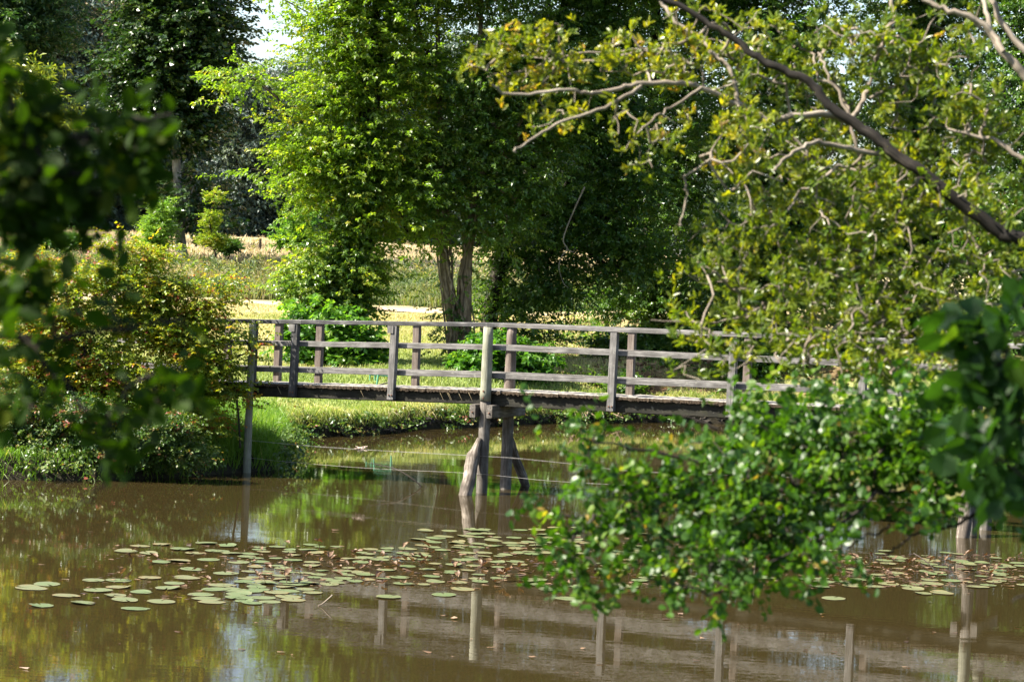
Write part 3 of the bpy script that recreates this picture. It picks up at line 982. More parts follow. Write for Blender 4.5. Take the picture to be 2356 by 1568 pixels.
# low green bench frame on the lawn
g = ground_hit(885, 905)
root = empty("bench_frame", tuple(g), "low teal green metal bench frame standing on the lawn behind the bridge", "bench frame")
kk = FPX / g[1]
hb = 0.42; dx = 43 / kk
mb_ = lambda: MB()
for x, y, nm in ((-dx / 2, 0, "leg"), (dx / 2, 0, "leg"), (-dx * 0.95, 0.9, "leg"), (-dx * 0.68, 0.9, "leg")):
    m = MB()
    tube(m, [(x, y, -0.05), (x + (0.05 if y == 0 and x < 0 else 0), y, hb)], 0.022 if y == 0 else 0.018, 8)
    m.build(nm, M["greenpaint"], root)
m = MB()
tube(m, [(-dx / 2 + 0.05, 0, hb), (dx / 2, 0, hb)], 0.02, 8)
m.build("top_bar", M["greenpaint"], root)
m = MB()
tube(m, [(-dx, 0.9, hb - 0.06), (dx / 2, 0.9, hb - 0.08)], 0.018, 8)
m.build("top_bar", M["greenpaint"], root)
m = MB()
beam(m, (-dx * 0.95, 0.6, 0.17), (-dx * 0.5, 0.3, 0.15), 0.05, 0.03, (0, 1, 0), 0.004, 1)
beam(m, (-dx * 0.42, 0.1, 0.17), (dx * 0.45, 0.5, 0.26), 0.05, 0.03, (0, 1, 0), 0.004, 1)
m.build("slat", M["timberbrown"], root)

# fence posts at the meadow edge
for px, py, h, lab in ((597, 578, 0.75, "short wooden fence post at the meadow edge beside the round dark bush"), (668, 575, 0.55, "short wooden fence post at the meadow edge beside the young poplar"), (866, 580, 0.6, "stump-like fence post at the meadow edge behind the ivy tree")):
    g = ground_hit(px, py + 10, 80)
    mb = MB()
    tube(mb, [(0, 0, -0.2), (0.01, 0, h * 0.5), (0.015, 0, h)], [0.07, 0.065, 0.06], 8, wob=0.06)
    o = mb.build("fence_post", M["bark"]); o.location = g
    tag(o, lab, "post", "fence posts along the meadow")

# ------------------------------------------------------------------ grass and weeds
def region(n, x0, x1, y0, y1, sdmin=0.03, sdmax=99, keep=None):
    X = rng.uniform(x0, x1, n); Y = rng.uniform(y0, y1, n)
    s = pond_sd(X, Y)
    k = (s > sdmin) & (s < sdmax)
    if keep is not None:
        k &= keep(X, Y)
    return X[k], Y[k], s[k]


mb = MB()
X, Y, s = region(100000, -11, -3.2, 37.0, 48.5, 0.02)
h = rng.uniform(0.14, 0.42, len(X)) * (0.45 + 1.0 * vnoise(X, Y, 0.55, 3)) * np.interp(X, [-6.5, -5.0], [0.45, 1.25])
blades(mb, X, Y, h, rng.uniform(0.007, 0.015, len(X)), 0.8, rng.normal(0.45, 0.17, len(X)) + (vnoise(X, Y, 0.5, 8) - .5) * 0.5, 0.4)
X, Y, s = region(70000, -11, -3.2, 36.5, 48.5, -0.02, 0.35)
pk = bw(tl, -0.085, 0)
kp = ~((np.abs(X - pk[0] * Y / pk[1]) < 0.13) & (Y < pk[1] + 0.3))
X, Y = X[kp], Y[kp]
blades(mb, X, Y, rng.uniform(0.15, 0.5, len(X)) * np.interp(X, [-6.5, -5.0], [0.4, 1.0]) * (0.4 + vnoise(X, Y, 0.35, 11)), rng.uniform(0.006, 0.016, len(X)), 1.1, rng.normal(0.5, 0.22, len(X)), 1.0, dirbias=(0, -0.35, 0))
tag(mb.build("bank_grass", M["grass_lush"]), kind="stuff")

mb = MB()
X, Y, s = region(330000, -7, 8, 47.5, 61.5, 0.06, 0.9)
hh = rng.uniform(0.08, 0.32, len(X)) * (0.6 + 0.8 * vnoise(X, Y, 0.6, 4))
blades(mb, X, Y, hh, rng.uniform(0.008, 0.016, len(X)), 0.9, rng.normal(0.45, 0.2, len(X)) + (vnoise(X, Y, 0.9, 8) - .5) * 0.6, 0.8, dirbias=(0.0, -0.55, 0))
tag(mb.build("bank_edge_grass", M["grass_lip"]), kind="stuff")

mb = MB()
X, Y, s = region(230000, -13, 7, 48.5, 78, 0.7, keep=lambda x, y: ~((x > 1.2 + 1.2 * vnoise(x, y, 1.1, 4)) & (y > 55) & (rng.random(len(x)) < 0.8)))
dry = sstep(50, 76, Y) * 0.55 + (vnoise(X, Y, 2.3, 5) - .5) * 0.6 + 0.28
blades(mb, X, Y, rng.uniform(0.05, 0.16, len(X)) * (0.5 + vnoise(X, Y, 1.3, 6)), rng.uniform(0.012, 0.024, len(X)), 1.0, dry + rng.normal(0, 0.14, len(X)), 0.5)
tag(mb.build("lawn_grass", M["grass_lawn"]), kind="stuff")

mb = MB()
X, Y, s = region(120000, -30, 8, 81.3, 92, 0.5)
hh = rng.uniform(0.25, 0.85, len(X)) * (0.35 + 0.75 * vnoise(X, Y, 1.6, 6)) * np.interp(Y, [81, 85, 90], [1.0, 0.75, 0.35])
blades(mb, X, Y, hh, rng.uniform(0.02, 0.05, len(X)), 0.5, rng.normal(0.40, 0.16, len(X)) + (vnoise(X, Y, 2.6, 8) - .5) * 1.0 + 0.25 * (X < -8), 0.2)
tag(mb.build("tall_weeds", M["grass_weed"]), kind="stuff")

mb = MB()
X, Y, s = region(150000, -36, 12, 91, 150, 0.5, keep=lambda x, y: rng.random(len(x)) < 14 / (y - 78))
blades(mb, X, Y, rng.uniform(0.15, 0.5, len(X)), rng.uniform(0.025, 0.055, len(X)), 0.7, rng.normal(0.5, 0.2, len(X)) + (vnoise(X, Y, 4.0, 8) - .5) * 0.5, 0.2)
tag(mb.build("meadow_grass", M["grass_straw"]), kind="stuff")

m = MB()
X, Y, s = region(900, -26, 4, 81.2, 91, 0.5)
q = vnoise(X, Y, 1.9, 12)
X, Y = X[q > 0.45], Y[q > 0.45]
W_PTS = np.column_stack([X, Y, gz(X, Y) + rng.uniform(0.1, 0.55, len(X)) * np.interp(Y, [81, 90], [1, 0.5])])
WEED_PTS = W_PTS

# clods and roots along the dark undercut of the far bank
mb = MB()
for i in range(len(shore)):
    a, b2 = shore[i], shore[(i + 1) % len(shore)]
    if not (46 < a[1] < 62 and a[0] > -5 and b2[0] < 9):
        continue
    for t in np.arange(0, 1, 0.12 / max(0.2, np.linalg.norm(b2 - a))):
        p = a + (b2 - a) * t + rng.normal(0, 0.04, 2)
        r = rng.uniform(0.05, 0.13)
        dd = norm(rng.normal(0, 1, (10, 3))) * r * np.array([1.2, 0.8, 0.9])
        mb.add(np.array([p[0], p[1], rng.uniform(0.02, 0.16)]) + dd, None, [(0, 1, 2), (2, 3, 4), (4, 5, 6), (6, 7, 8), (8, 9, 0), (1, 3, 5), (7, 9, 2), (4, 8, 1)])
tag(mb.build("bank_mud", M["stone"]), kind="stuff")

# ------------------------------------------------------------------ trees behind the bridge
SP_A = [spray(18, 0.52, 0.100, 0.066) for _ in range(6)]
SP_I = [spray(16, 0.42, 0.095, 0.082, 1.2, 0.5) for _ in range(5)]
SP_F = [spray(22, 0.95, 0.085, 0.034, 0.9, 0.6) for _ in range(5)]
SP_W = [spray(14, 1.5, 0.36, 0.20, 0.9, 0.5) for _ in range(5)]
SP_C2 = [spray(22, 1.0, 0.33, 0.095, 1.2, 0.2) for _ in range(5)]
SP_C = [spray(22, 0.55, 0.17, 0.045, 1.2, 0.2) for _ in range(5)]

ivy1 = smooth_path([P(x, y, 59.7) for x, y in [(772, 835), (778, 720), (795, 600), (822, 440), (838, 300)]], 14)
make_tree("alder_tree", "tall sunlit yellow-green tree with an ivy-wrapped trunk and leaning branches left of centre", "tree", 60,
          [[(770, 845), (778, 720), (800, 600), (835, 380), (842, 240), (860, 100), (880, -100), (890, -420)], [(835, 380), (812, 300), (800, 262)], [(838, 260), (800, 215), (760, 225)], [(852, 160), (790, 42), (725, 38)], [(865, 60), (940, 10), (965, 60), (972, 105)]],
          [0.20, 0.07, 0.055, 0.06, 0.06],
          [(735, 340, 105, 105), (760, 225, 75, 95), (800, 100, 130, 130), (880, 220, 140, 140), (950, 90, 120, 130), (800, 420, 130, 110), (745, 590, 70, 75), (820, 640, 60, 90),
           (700, 640, 45, 40), (930, 455, 95, 90), (880, 350, 140, 100), (955, 525, 55, 45), (700, 450, 50, 45), (840, 540, 70, 60),
           (830, -60, 130, 150), (930, -140, 180, 180), (840, -300, 110, 130), (900, -420, 140, 120), (560, 178, 80, 34), (672, 290, 40, 36), (585, 385, 40, 22), (630, 400, 30, 30), (650, -5, 60, 26)],
          600, 11, SP_A, M["alder"], "bark", sig=0.36, tint=(0.52, 0.20), branch_r=0.012, rmax=0.10, extra=None)
o = bpy.data.objects["alder_tree"]
ml = MB()
fill_sprays(ml, np.concatenate([ivy1 + rng.normal(0, 0.16, ivy1.shape) for _ in range(3)]) - np.array(o.location), 5, SP_I, 0.22, (0.45, 0.2), (0.7, 1.1))
low = lobe_pts([(745, 610, 60, 70), (800, 700, 55, 60), (700, 650, 42, 40), (830, 610, 45, 60), (760, 690, 50, 60)], 59.6, 80, 0.6, 0.25) - np.array(o.location)
fill_sprays(ml, low, 12, SP_I, 0.26, (0.62, 0.25), (0.7, 1.1), droop=0.6)
ml.build("ivy", M["ivy"], o)

make_tree("alder_tree", "glossy green tree on two bare tan trunks bound with ivy stems, behind the bridge centre", "tree", 60.5,
          [[(1048, 850), (1041, 740), (1027, 640), (1020, 560), (1013, 400), (1010, 200), (1000, -160)], [(1063, 850), (1071, 740), (1074, 640), (1079, 560), (1092, 400), (1100, 200), (1115, -160)]],
          [0.175, 0.165],
          [(1060, 440, 105, 75), (1120, 330, 130, 120), (1180, 450, 110, 90), (1010, 340, 100, 110), (1080, 180, 160, 130), (1230, 300, 120, 110), (1200, 140, 150, 130), (1010, 500, 55, 50), (1140, 530, 90, 60),
           (1090, -60, 200, 160), (1220, -170, 190, 170), (1110, -350, 190, 190), (1300, 180, 100, 100)],
          480, 13, SP_A, M["ivy"], "barktan", sig=0.33, tint=(0.50, 0.22), rmax=0.10)
o = bpy.data.objects["alder_tree.001"]
m = MB()
for pth in ([(1048, 850), (1041, 740), (1027, 640), (1020, 560), (1016, 470)], [(1063, 850), (1071, 740), (1074, 640), (1079, 560), (1086, 470)]):
    q = smooth_path([P(x, y, 60.5) for x, y in pth], 10) - np.array(o.location)
    for kk_ in range(6):
        ph = rng.uniform(0, 6.28); tw = rng.uniform(-0.2, 0.2)
        a = ph + np.arange(len(q)) * tw * 0.6 + np.cumsum(rng.normal(0, 0.12, len(q)))
        rad = np.linspace(0.235, 0.15, len(q)) * rng.uniform(0.9, 1.12)
        tube(m, q + np.stack([np.cos(a) * rad, np.sin(a) * rad, 0 * a], -1), rng.uniform(0.018, 0.04), 5, wob=0.1)
m.build("ivy_stems", M["barktan"], o, True)
m = MB()
q = smooth_path([P(x, y, 60.3) for x, y in [(1048, 845), (1046, 760), (1040, 700), (1050, 780)]], 9) - np.array(o.location)
q = np.vstack([q, smooth_path([P(x, y, 60.3) for x, y in [(1072, 640), (1075, 560), (1080, 520), (1050, 540), (1022, 580)]], 5) - np.array(o.location)])
fill_sprays(m, q + rng.normal(0, 0.18, q.shape), 4, SP_I, 0.18, (0.4, 0.2), (0.5, 0.8), droop=0.6)
m.build("ivy", M["ivy"], o)

make_tree("broadleaf_tree", "dark shaded leafy tree just right of the twin tan trunks", "tree", 62.5,
          [[(1125, 845), (1130, 700), (1180, 500), (1250, 300), (1300, 0), (1320, -200)]], [0.24],
          [(1180, 690, 90, 90), (1270, 640, 100, 100), (1300, 500, 120, 110), (1400, 420, 130, 130), (1380, 250, 150, 140), (1330, 80, 170, 130), (1420, 580, 100, 100), (1225, 760, 75, 55), (1180, 560, 80, 80),
           (1400, -120, 200, 170), (1350, -350, 190, 190)], 520, 15, SP_A, M["dark"], "bark", sig=0.36, tint=(0.42, 0.22))
make_tree("broadleaf_tree", "dense dark green tree behind the right half of the bridge, beside the brown slope", "tree", 67,
          [[(1500, 800), (1490, 600), (1500, 300), (1510, 0), (1515, -250)]], [0.25],
          [(1450, 690, 90, 65), (1550, 640, 110, 100), (1530, 480, 130, 130), (1560, 300, 140, 150), (1520, 120, 160, 140), (1600, 740, 100, 70), (1550, -100, 200, 180), (1520, -370, 210, 210)],
          480, 15, SP_A, M["dark"], "bark", sig=0.38, tint=(0.40, 0.22))
tr = make_tree("broadleaf_tree", "tall dark tree on the right bank seen through the pale overhanging branches", "tree", 63,
               [[(1800, 860), (1790, 700), (1800, 400), (1780, 0), (1790, -250)]], [0.25],
               [(1750, 600, 170, 170), (1800, 300, 190, 190), (1760, 30, 200, 180), (1690, 790, 110, 80), (1850, 800, 130, 90), (1800, -280, 230, 230), (1900, 560, 130, 140)],
               620, 15, SP_A, M["dark"], "bark", sig=0.42, tint=(0.40, 0.22), group="dark trees along the right bank")


def copy_tree(o, loc, rz, s, label):
    c = o.copy(); COL.objects.link(c)
    c.location = loc; c.rotation_euler = (0, 0, rz); c.scale = (s, s, s)
    c["label"] = label
    for ch in o.children:
        d = ch.copy(); COL.objects.link(d); d.parent = c
    return c


for px, Y, rz, s, lab in ((2060, 66, 2.1, 1.05, "tall dark tree on the right bank, second from the bridge end"), (2330, 62, 4.0, 1.0, "tall dark tree on the right bank at the frame edge, behind the large vine leaves")):
    g = P(px, 850, Y); copy_tree(tr, (g[0], Y, float(gz(g[0], Y)) - 0.1), rz, s, lab)

make_tree("poplar_tree", "big dark-leaved tree with a straight bare grey trunk at the meadow edge", "tree", 92,
          [[(420, 612), (413, 500), (405, 360), (398, 200), (385, 0), (390, -420)]], [0.215],
          [(420, 285, 60, 60), (355, 235, 80, 62), (415, 170, 105, 105), (345, 130, 95, 90), (450, 85, 70, 75), (400, 20, 130, 90), (450, 450, 30, 60), (460, 500, 26, 40), (330, 300, 45, 35),
           (395, -110, 120, 120), (405, -270, 120, 130), (420, -450, 110, 110)], 420, 17, [spray(14, 0.8, 0.20, 0.14) for _ in range(5)], M["poplar"], "barkgrey", sig=0.5, tint=(0.45, 0.25), rmax=0.14, branch_r=0.02)
make_tree("ash_tree", "dark tree with drooping feathery leaves at the far left edge", "tree", 118,
          [[(-70, 610), (-60, 500), (-40, 250), (-30, 0), (-20, -300)]], [0.30],
          [(15, 60, 105, 100), (55, 170, 62, 70), (20, 300, 85, 80), (70, 10, 95, 60), (10, 440, 80, 70), (0, -160, 160, 150), (-20, -390, 180, 180), (-120, 200, 120, 200)],
          330, 26, SP_C2, M["ash"], "bark", sig=0.65, tint=(0.42, 0.22))
o = bpy.data.objects["ash_tree"]
m = MB()
q = np.concatenate([lobe_pts([(45, 140, 40, 35), (95, 250, 45, 45), (20, 370, 40, 30), (30, 210, 40, 40)], 112, 34)]) - np.array(o.location)
fill_sprays(m, q, 8, SP_C2, 0.3, (0.97, 0.04), (0.9, 1.3), droop=0.5)
m.build("young_sprays", M["ash"], o)

# far forest across the meadow: three trees, copied
FT = []
for k, (mat, lab) in enumerate((("far", ""), ("far", ""), ("farbrown", ""))):
    H = 17.0
    lob = []
    root = empty("forest_tree", (0, 0, 0), "x", "tree", "far trees across the meadow")
    mt = MB()
    tp = smooth_path([(0, 0, -0.3), (0.2, 0.1, H * .4), (-0.1, 0.2, H * .9)], 6)
    tube(mt, tp, np.linspace(0.32, 0.06, len(tp)), 8, wob=0.08)
    n = 210
    zz = rng.uniform(0.02, 1, n)
    rad = 4.2 * np.sqrt(np.clip(np.sin(np.clip(zz * 0.93 + 0.10, 0, 1) * math.pi), 0.05, 1)) * (0.7 + 0.5 * rng.random(n))
    az = rng.uniform(0, 6.28, n)
    cl = np.stack([rad * np.cos(az), rad * np.sin(az), zz * H], -1)
    grow_tubes(mt, tp[2:], cl[::2], 0.02, 0.12, 1.2, 0.08, 3); mt.build("trunk", M["bark"], root)
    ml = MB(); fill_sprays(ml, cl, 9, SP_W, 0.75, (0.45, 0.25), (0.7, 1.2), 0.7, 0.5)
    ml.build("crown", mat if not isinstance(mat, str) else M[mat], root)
    FT.append(root)
used = [False] * 3
FAR = [(-60, 176, 0, 1.25, "far dark tree across the meadow, behind the feathery-leaved tree"), (30, 186, 1, 1.3, "far dark tree across the meadow, second from the left edge"), (120, 178, 0, 1.15, "far tall tree across the meadow with ragged gaps of sky beside it"),
       (205, 184, 2, 1.0, "far brown-tinted tree across the meadow, left of the straight grey trunk"), (275, 190, 1, 1.15, "far dark tree across the meadow just left of the straight grey trunk"), (360, 182, 0, 1.0, "far dark tree across the meadow directly behind the straight grey trunk"),
       (455, 188, 1, 0.92, "far dark tree across the meadow just right of the straight grey trunk"), (540, 178, 0, 0.72, "far low dark tree across the meadow below the bright gap of sky"), (610, 186, 2, 0.74, "far browned tree across the meadow below the bright gap of sky"),
       (690, 180, 1, 0.78, "far dark tree across the meadow behind the young poplar"), (780, 190, 0, 0.9, "far dark tree across the meadow behind the ivy-wrapped trunk"), (880, 182, 1, 0.85, "far dark tree across the meadow right of the ivy-wrapped trunk"),
       (985, 186, 0, 0.9, "far dark tree across the meadow left of the twin tan trunks"), (1090, 182, 1, 0.95, "far dark tree across the meadow behind the twin tan trunks"), (1230, 186, 0, 1.0, "far dark tree across the meadow behind the shaded leafy tree")]
for px, Y, k, s, lab in FAR:
    x = P(px, 540, Y)[0]
    loc = (x, Y, float(gz(x, Y)) - 0.2)
    if not used[k]:
        used[k] = True; o = FT[k]
        o.location = loc; o.scale = (s, s, s); o["label"] = lab
    else:
        o = copy_tree(FT[k], loc, rng.uniform(0, 6.28), s, lab)
m = MB()
fill_sprays(m, WEED_PTS, 5, [spray(12, 0.5, 0.16, 0.05, 0.9, -0.3) for _ in range(4)], 0.22, (0.35, 0.25), (0.7, 1.3), 0.6, -0.4)
tag(m.build("weed_clumps", M["grass_weed"]), kind="stuff")
# the wood goes on behind them as one mass
m = MB()
n = 900
X = rng.uniform(-62, 30, n); Y = rng.uniform(192, 206, n)
cl = np.stack([X, Y, gz(X, Y) + rng.uniform(0, 9.5, n) * np.where(X < -30, 1.3, 0.8)], -1)
fill_sprays(m, cl, 9, SP_W, 1.0, (0.3, 0.2), (1.0, 1.7), 0.7, 0.4)
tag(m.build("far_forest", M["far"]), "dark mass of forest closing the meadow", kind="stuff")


def shrub(name, label, depth, base, lobes, n, per, sp, mat, sig=0.2, tint=(0.5, 0.2), scale=(0.7, 1.1), stems=5, group=None, r=0.006, bark="bark", cat="shrub", rmax=0.03, shrink=0.18):
    b = P(base[0], base[1], depth)
    b[2] = float(gz(b[0], b[1])) - 0.03
    root = empty(name, tuple(b), label, cat, group)
    cl = lobe_pts(lobes, depth, n, 0.6, shrink) - b
    seed = np.array([[rng.normal(0, 0.05), rng.normal(0, 0.05), z] for z in np.linspace(0, 0.25, 6)])
    seed = np.column_stack([np.zeros(6), np.zeros(6), np.linspace(-0.02, 0.25, 6)])
    m = MB(); tube(m, seed, rmax, 8); grow_tubes(m, seed, cl, r, rmax, 0.25, 0.10, 4); m.build("stems", M[bark], root, True)
    m = MB(); fill_sprays(m, cl, per, sp, sig, tint, scale); m.build("leaves", M[mat], root)
    return root, cl


SP_Q2 = [spray(12, 0.3, 0.09, 0.06, 1.1, 0.0) for _ in range(4)]
SP_R2 = [spray(16, 0.5, 0.15, 0.07, 1.0, 0.1) for _ in range(5)]
SP_B = [spray(12, 0.42, 0.17, 0.13, 1.1, 0.4) for _ in range(5)]
shrub("bush", "bright green broad-leaved bush at the foot of the ivy-wrapped tree", 58.6, (765, 880), [(730, 775, 50, 50), (790, 800, 70, 65), (735, 840, 50, 45), (820, 850, 45, 40), (715, 725, 30, 30), (780, 740, 40, 35)], 170, 11, SP_B, "bush", 0.22, (0.5, 0.22))
shrub("bush", "leafy green bush right of the twin tan trunks behind the bridge rails", 58.8, (1110, 890), [(1100, 840, 45, 45), (1130, 800, 45, 40), (1200, 830, 50, 45), (1160, 870, 60, 25), (1085, 870, 30, 25)], 120, 11, SP_B, "bush", 0.2, (0.40, 0.25), (0.6, 0.95))
shrub("bush", "low dark bush at the water's edge under the right half of the bridge", 59.5, (1360, 935), [(1330, 905, 60, 22), (1420, 890, 50, 25), (1270, 915, 40, 20)], 80, 10, SP_B, "dark", 0.2, (0.5, 0.2), (0.5, 0.8))
shrub("bush", "upright light green bush left of the straight grey trunk in the meadow", 89, (362, 590), [(362, 530, 32, 50), (352, 565, 30, 24), (372, 478, 16, 30)], 110, 8, SP_R2, "bush", 0.13, (0.88, 0.12), (0.45, 0.7), shrink=0.15)
shrub("bush", "thin yellow-green sapling right of the straight grey trunk in the meadow", 88, (490, 590), [(488, 552, 28, 22), (485, 505, 14, 36), (492, 455, 8, 28)], 70, 7, SP_R2, "alder", 0.10, (0.75, 0.15), (0.4, 0.65), shrink=0.15)
shrub("bush", "young poplar with large light leaves left of the ivy-wrapped tree", 86, (690, 590), [(688, 540, 28, 32), (672, 505, 18, 22), (700, 495, 18, 22), (660, 545, 13, 16)], 60, 7, SP_B, "bush", 0.22, (0.7, 0.2), (0.5, 0.8), shrink=0.15)
shrub("bush", "small round dark bush on the straw meadow", 90, (525, 580), [(525, 562, 12, 17)], 30, 12, SP_I, "dark", 0.12, (0.3, 0.15), (0.6, 0.9))
shrub("bush", "dense green bush at the left end of the straw meadow", 88, (120, 600), [(110, 562, 55, 28), (160, 552, 36, 24), (60, 570, 50, 34)], 120, 9, SP_R2, "bush", 0.16, (0.5, 0.2), (0.5, 0.8), shrink=0.15)

shrub("bush", "dark shaded undergrowth on the slope behind the right half of the bridge", 63, (1480, 860), [(1420, 800, 55, 30), (1500, 790, 60, 40), (1560, 820, 50, 35), (1400, 850, 30, 18), (1610, 800, 50, 45)], 150, 10, SP_B, "dark", 0.22, (0.45, 0.22), (0.5, 0.8))
shrub("bush", "dark shaded undergrowth on the right bank behind the railings, partly hidden by overhanging leaves", 61, (1800, 890), [(1720, 850, 70, 40), (1820, 840, 80, 50), (1930, 850, 80, 50), (2050, 860, 80, 50), (1660, 880, 40, 25)], 190, 10, SP_B, "dark", 0.22, (0.42, 0.22), (0.5, 0.8))
m = MB()
X, Y, s = region(9000, 0.8, 9, 55.5, 76, 0.3)
for x, y in zip(X, Y):
    r = rng.uniform(0.03, 0.07); a_ = np.sort(rng.uniform(0, 6.28, 4))
    m.add(np.column_stack([np.cos(a_) * r * 1.5, np.sin(a_) * r, rng.normal(0.02, 0.02, 4)]) + np.array([x, y, float(0)]), [(0, 1, 2, 3)], None, rng.random())
zz_ = np.repeat(gz(X, Y, s), 4)
V_ = np.concatenate(m.v); V_[:, 2] += zz_ + 0.01; m.v = [V_]
tag(m.build("leaf_litter", leaf_mat("fallen leaves", [(0.0, (0.07, 0.035, 0.018)), (0.6, (0.19, 0.11, 0.06)), (1.0, (0.34, 0.23, 0.13))], 0.2, 0.7, (1.1, 0.9, 0.6))), kind="stuff")
m = MB()
X, Y, s = region(500, 0.8, 9, 55.5, 76, 0.3)
k_ = vnoise(X, Y, 1.4, 21) > 0.5
fill_sprays(m, np.column_stack([X[k_], Y[k_], gz(X[k_], Y[k_]) + 0.08]), 4, SP_Q2, 0.2, (0.5, 0.2), (0.8, 1.5), 0.4, 0.1)
tag(m.build("ground_cover", M["dark"]), kind="stuff")

# shrubs on the left bank
SP_R = [spray(11, 0.30, 0.062, 0.046, 1.0, 0.3) for _ in range(6)]
SP_Q = [spray(12, 0.26, 0.056, 0.042, 1.1, 0.4) for _ in range(6)]
A_l = [(480, 840, 62, 62), (420, 770, 95, 80), (545, 765, 22, 26), (535, 900, 34, 34), (330, 720, 105, 85), (250, 640, 85, 55), (340, 590, 40, 45), (270, 560, 35, 32), (505, 655, 34, 30), (470, 700, 40, 40), (420, 900, 80, 70), (470, 970, 30, 40), (380, 660, 60, 40), (540, 690, 14, 16), (578, 800, 10, 34)]
rA, clA = shrub("berry_shrub", "tall shrub with yellowing leaves and red berries at the left end of the bridge", 40.3, (455, 1010), A_l, 560, 7, SP_R, "berry", 0.13, (0.50, 0.22), (0.7, 1.15), r=0.0035, rmax=0.022)
B_l = [(120, 710, 120, 95), (60, 840, 110, 110), (200, 840, 120, 100), (300, 880, 100, 90), (60, 600, 60, 40), (120, 950, 120, 60), (250, 970, 110, 60), (180, 640, 60, 40)]
rB, clB = shrub("berry_shrub", "broad dense shrub with green, orange and red leaves at the left edge of the bank", 39.8, (160, 1040), B_l, 620, 7, SP_R, "berry", 0.14, (0.55, 0.26), (0.7, 1.15), r=0.0035, rmax=0.022)
C_l = [(40, 1000, 80, 60), (130, 1015, 90, 55), (230, 1035, 80, 45), (320, 1020, 70, 55), (390, 985, 60, 60), (0, 930, 70, 60), (180, 950, 80, 50), (430, 1040, 45, 35)]
shrub("bramble", "low bramble with small dull leaves hanging over the dark water edge on the left", 38.6, (150, 1085), C_l, 560, 9, SP_Q, "bramble", 0.11, (0.45, 0.25), (0.7, 1.1), r=0.003, rmax=0.012)
OCT = np.array([(1, 0, 0), (-1, 0, 0), (0, 1, 0), (0, -1, 0), (0, 0, 1), (0, 0, -1)], float)
OCF = [(0, 2, 4), (2, 1, 4), (1, 3, 4), (3, 0, 4), (2, 0, 5), (1, 2, 5), (3, 1, 5), (0, 3, 5)]
for root, cl, n in ((rA, clA, 70), (rB, clB, 30)):
    m = MB()
    for c in cl[rng.choice(len(cl), n, False)]:
        for _ in range(rng.integers(4, 9)):
            m.add(c + rng.normal(0, 0.035, 3) + np.array([0, -0.05, -0.03]) + OCT * 0.014, None, OCF)
    tag(m.build("berries", M["berries"], root, True), kind="stuff")

m = MB()
pts_ = []
for i in range(len(shore)):
    a, b2 = shore[i], shore[(i + 1) % len(shore)]
    if a[1] < 37 or a[1] > 62 or abs(a[0]) > 9:
        continue
    for t in np.arange(0, 1, 0.22 / max(0.25, np.linalg.norm(b2 - a))):
        p = a + (b2 - a) * t + rng.normal(0, 0.12, 2)
        if rng.random() < 0.75 and not (abs(p[0] - pk[0]) < 0.3 and p[1] < 42):
            pts_.append((p[0], p[1] + 0.12, rng.uniform(0.12, 0.5)))
for _ in range(150):
    x, y = rng.uniform(-6, 2), rng.uniform(49.5, 62)
    if vnoise(x, y, 1.7, 3) > 0.55:
        pts_.append((x, y, float(gz(x, y)) + 0.08))
fill_sprays(m, np.array(pts_), 7, SP_Q, 0.13, (0.45, 0.22), (0.8, 1.7), 0.5, 0.5)
tag(m.build("bank_weeds", M["bramble"]), kind="stuff")

# thin bare stem at the end of the bank and ferny tuft at the bank tip
mb = MB()
q = smooth_path([P(553, 1030, 40.2), P(549, 960, 40.2), P(545, 920, 40.2)], 5)
tube(mb, q, 0.018, 6, wob=0.1)
tag(mb.build("dry_sapling", M["bark"], None, True), "bare grey stem standing in the bank grass left of the tall thin pile", "stem")

# roots and dead twigs at the right far bank
mb = MB()
for k in range(16):
    px = rng.uniform(1290, 1420); g = ground_hit(px, 962)
    q = smooth_path([g + np.array([0, 0.3, 0.25]), g + np.array([rng.normal(0, .2), -0.1, 0.22 + rng.random() * .2]), g + np.array([rng.normal(0.1, .25), -0.35, 0.05])], 4)
    tube(mb, q, rng.uniform(0.01, 0.022), 4, cap=False)
tag(mb.build("root_tangle", M["barktan"], None, True), "pale bare roots poking from the far bank under the right half of the bridge", "roots")
mb = MB()
q = smooth_path([P(x, y, 60.2) for x, y in [(1345, 430), (1322, 480), (1296, 548), (1305, 572), (1292, 590), (1286, 615), (1296, 650), (1308, 662)]], 5)
tube(mb, q, np.linspace(0.024, 0.005, len(q)), 5)
q2 = smooth_path([P(x, y, 60.2) for x, y in [(1305, 572), (1312, 578), (1320, 580)]], 4)
tube(mb, q2, 0.012, 5)
tag(mb.build("dead_branch", M["barkpale"], None, True), "crooked pale dead twig hanging in front of the dark trees", "branch")

# ------------------------------------------------------------------ overhanging branches close to the camera
def limb(mb, pts, depth, r0, r1, seeds=None, dd=0.0, n=6, nseg=8):
    ds = np.linspace(0, dd, len(pts)) + depth
    q = smooth_path([P(x, y, d) for (x, y), d in zip(pts, ds)], n)
    q = q + rng.normal(0, 0.004, q.shape)
    tube(mb, q, np.linspace(r0, r1, len(q)), nseg, wob=0.05, cap=False)
    if seeds is not None:
        seeds.append(q)
    return q


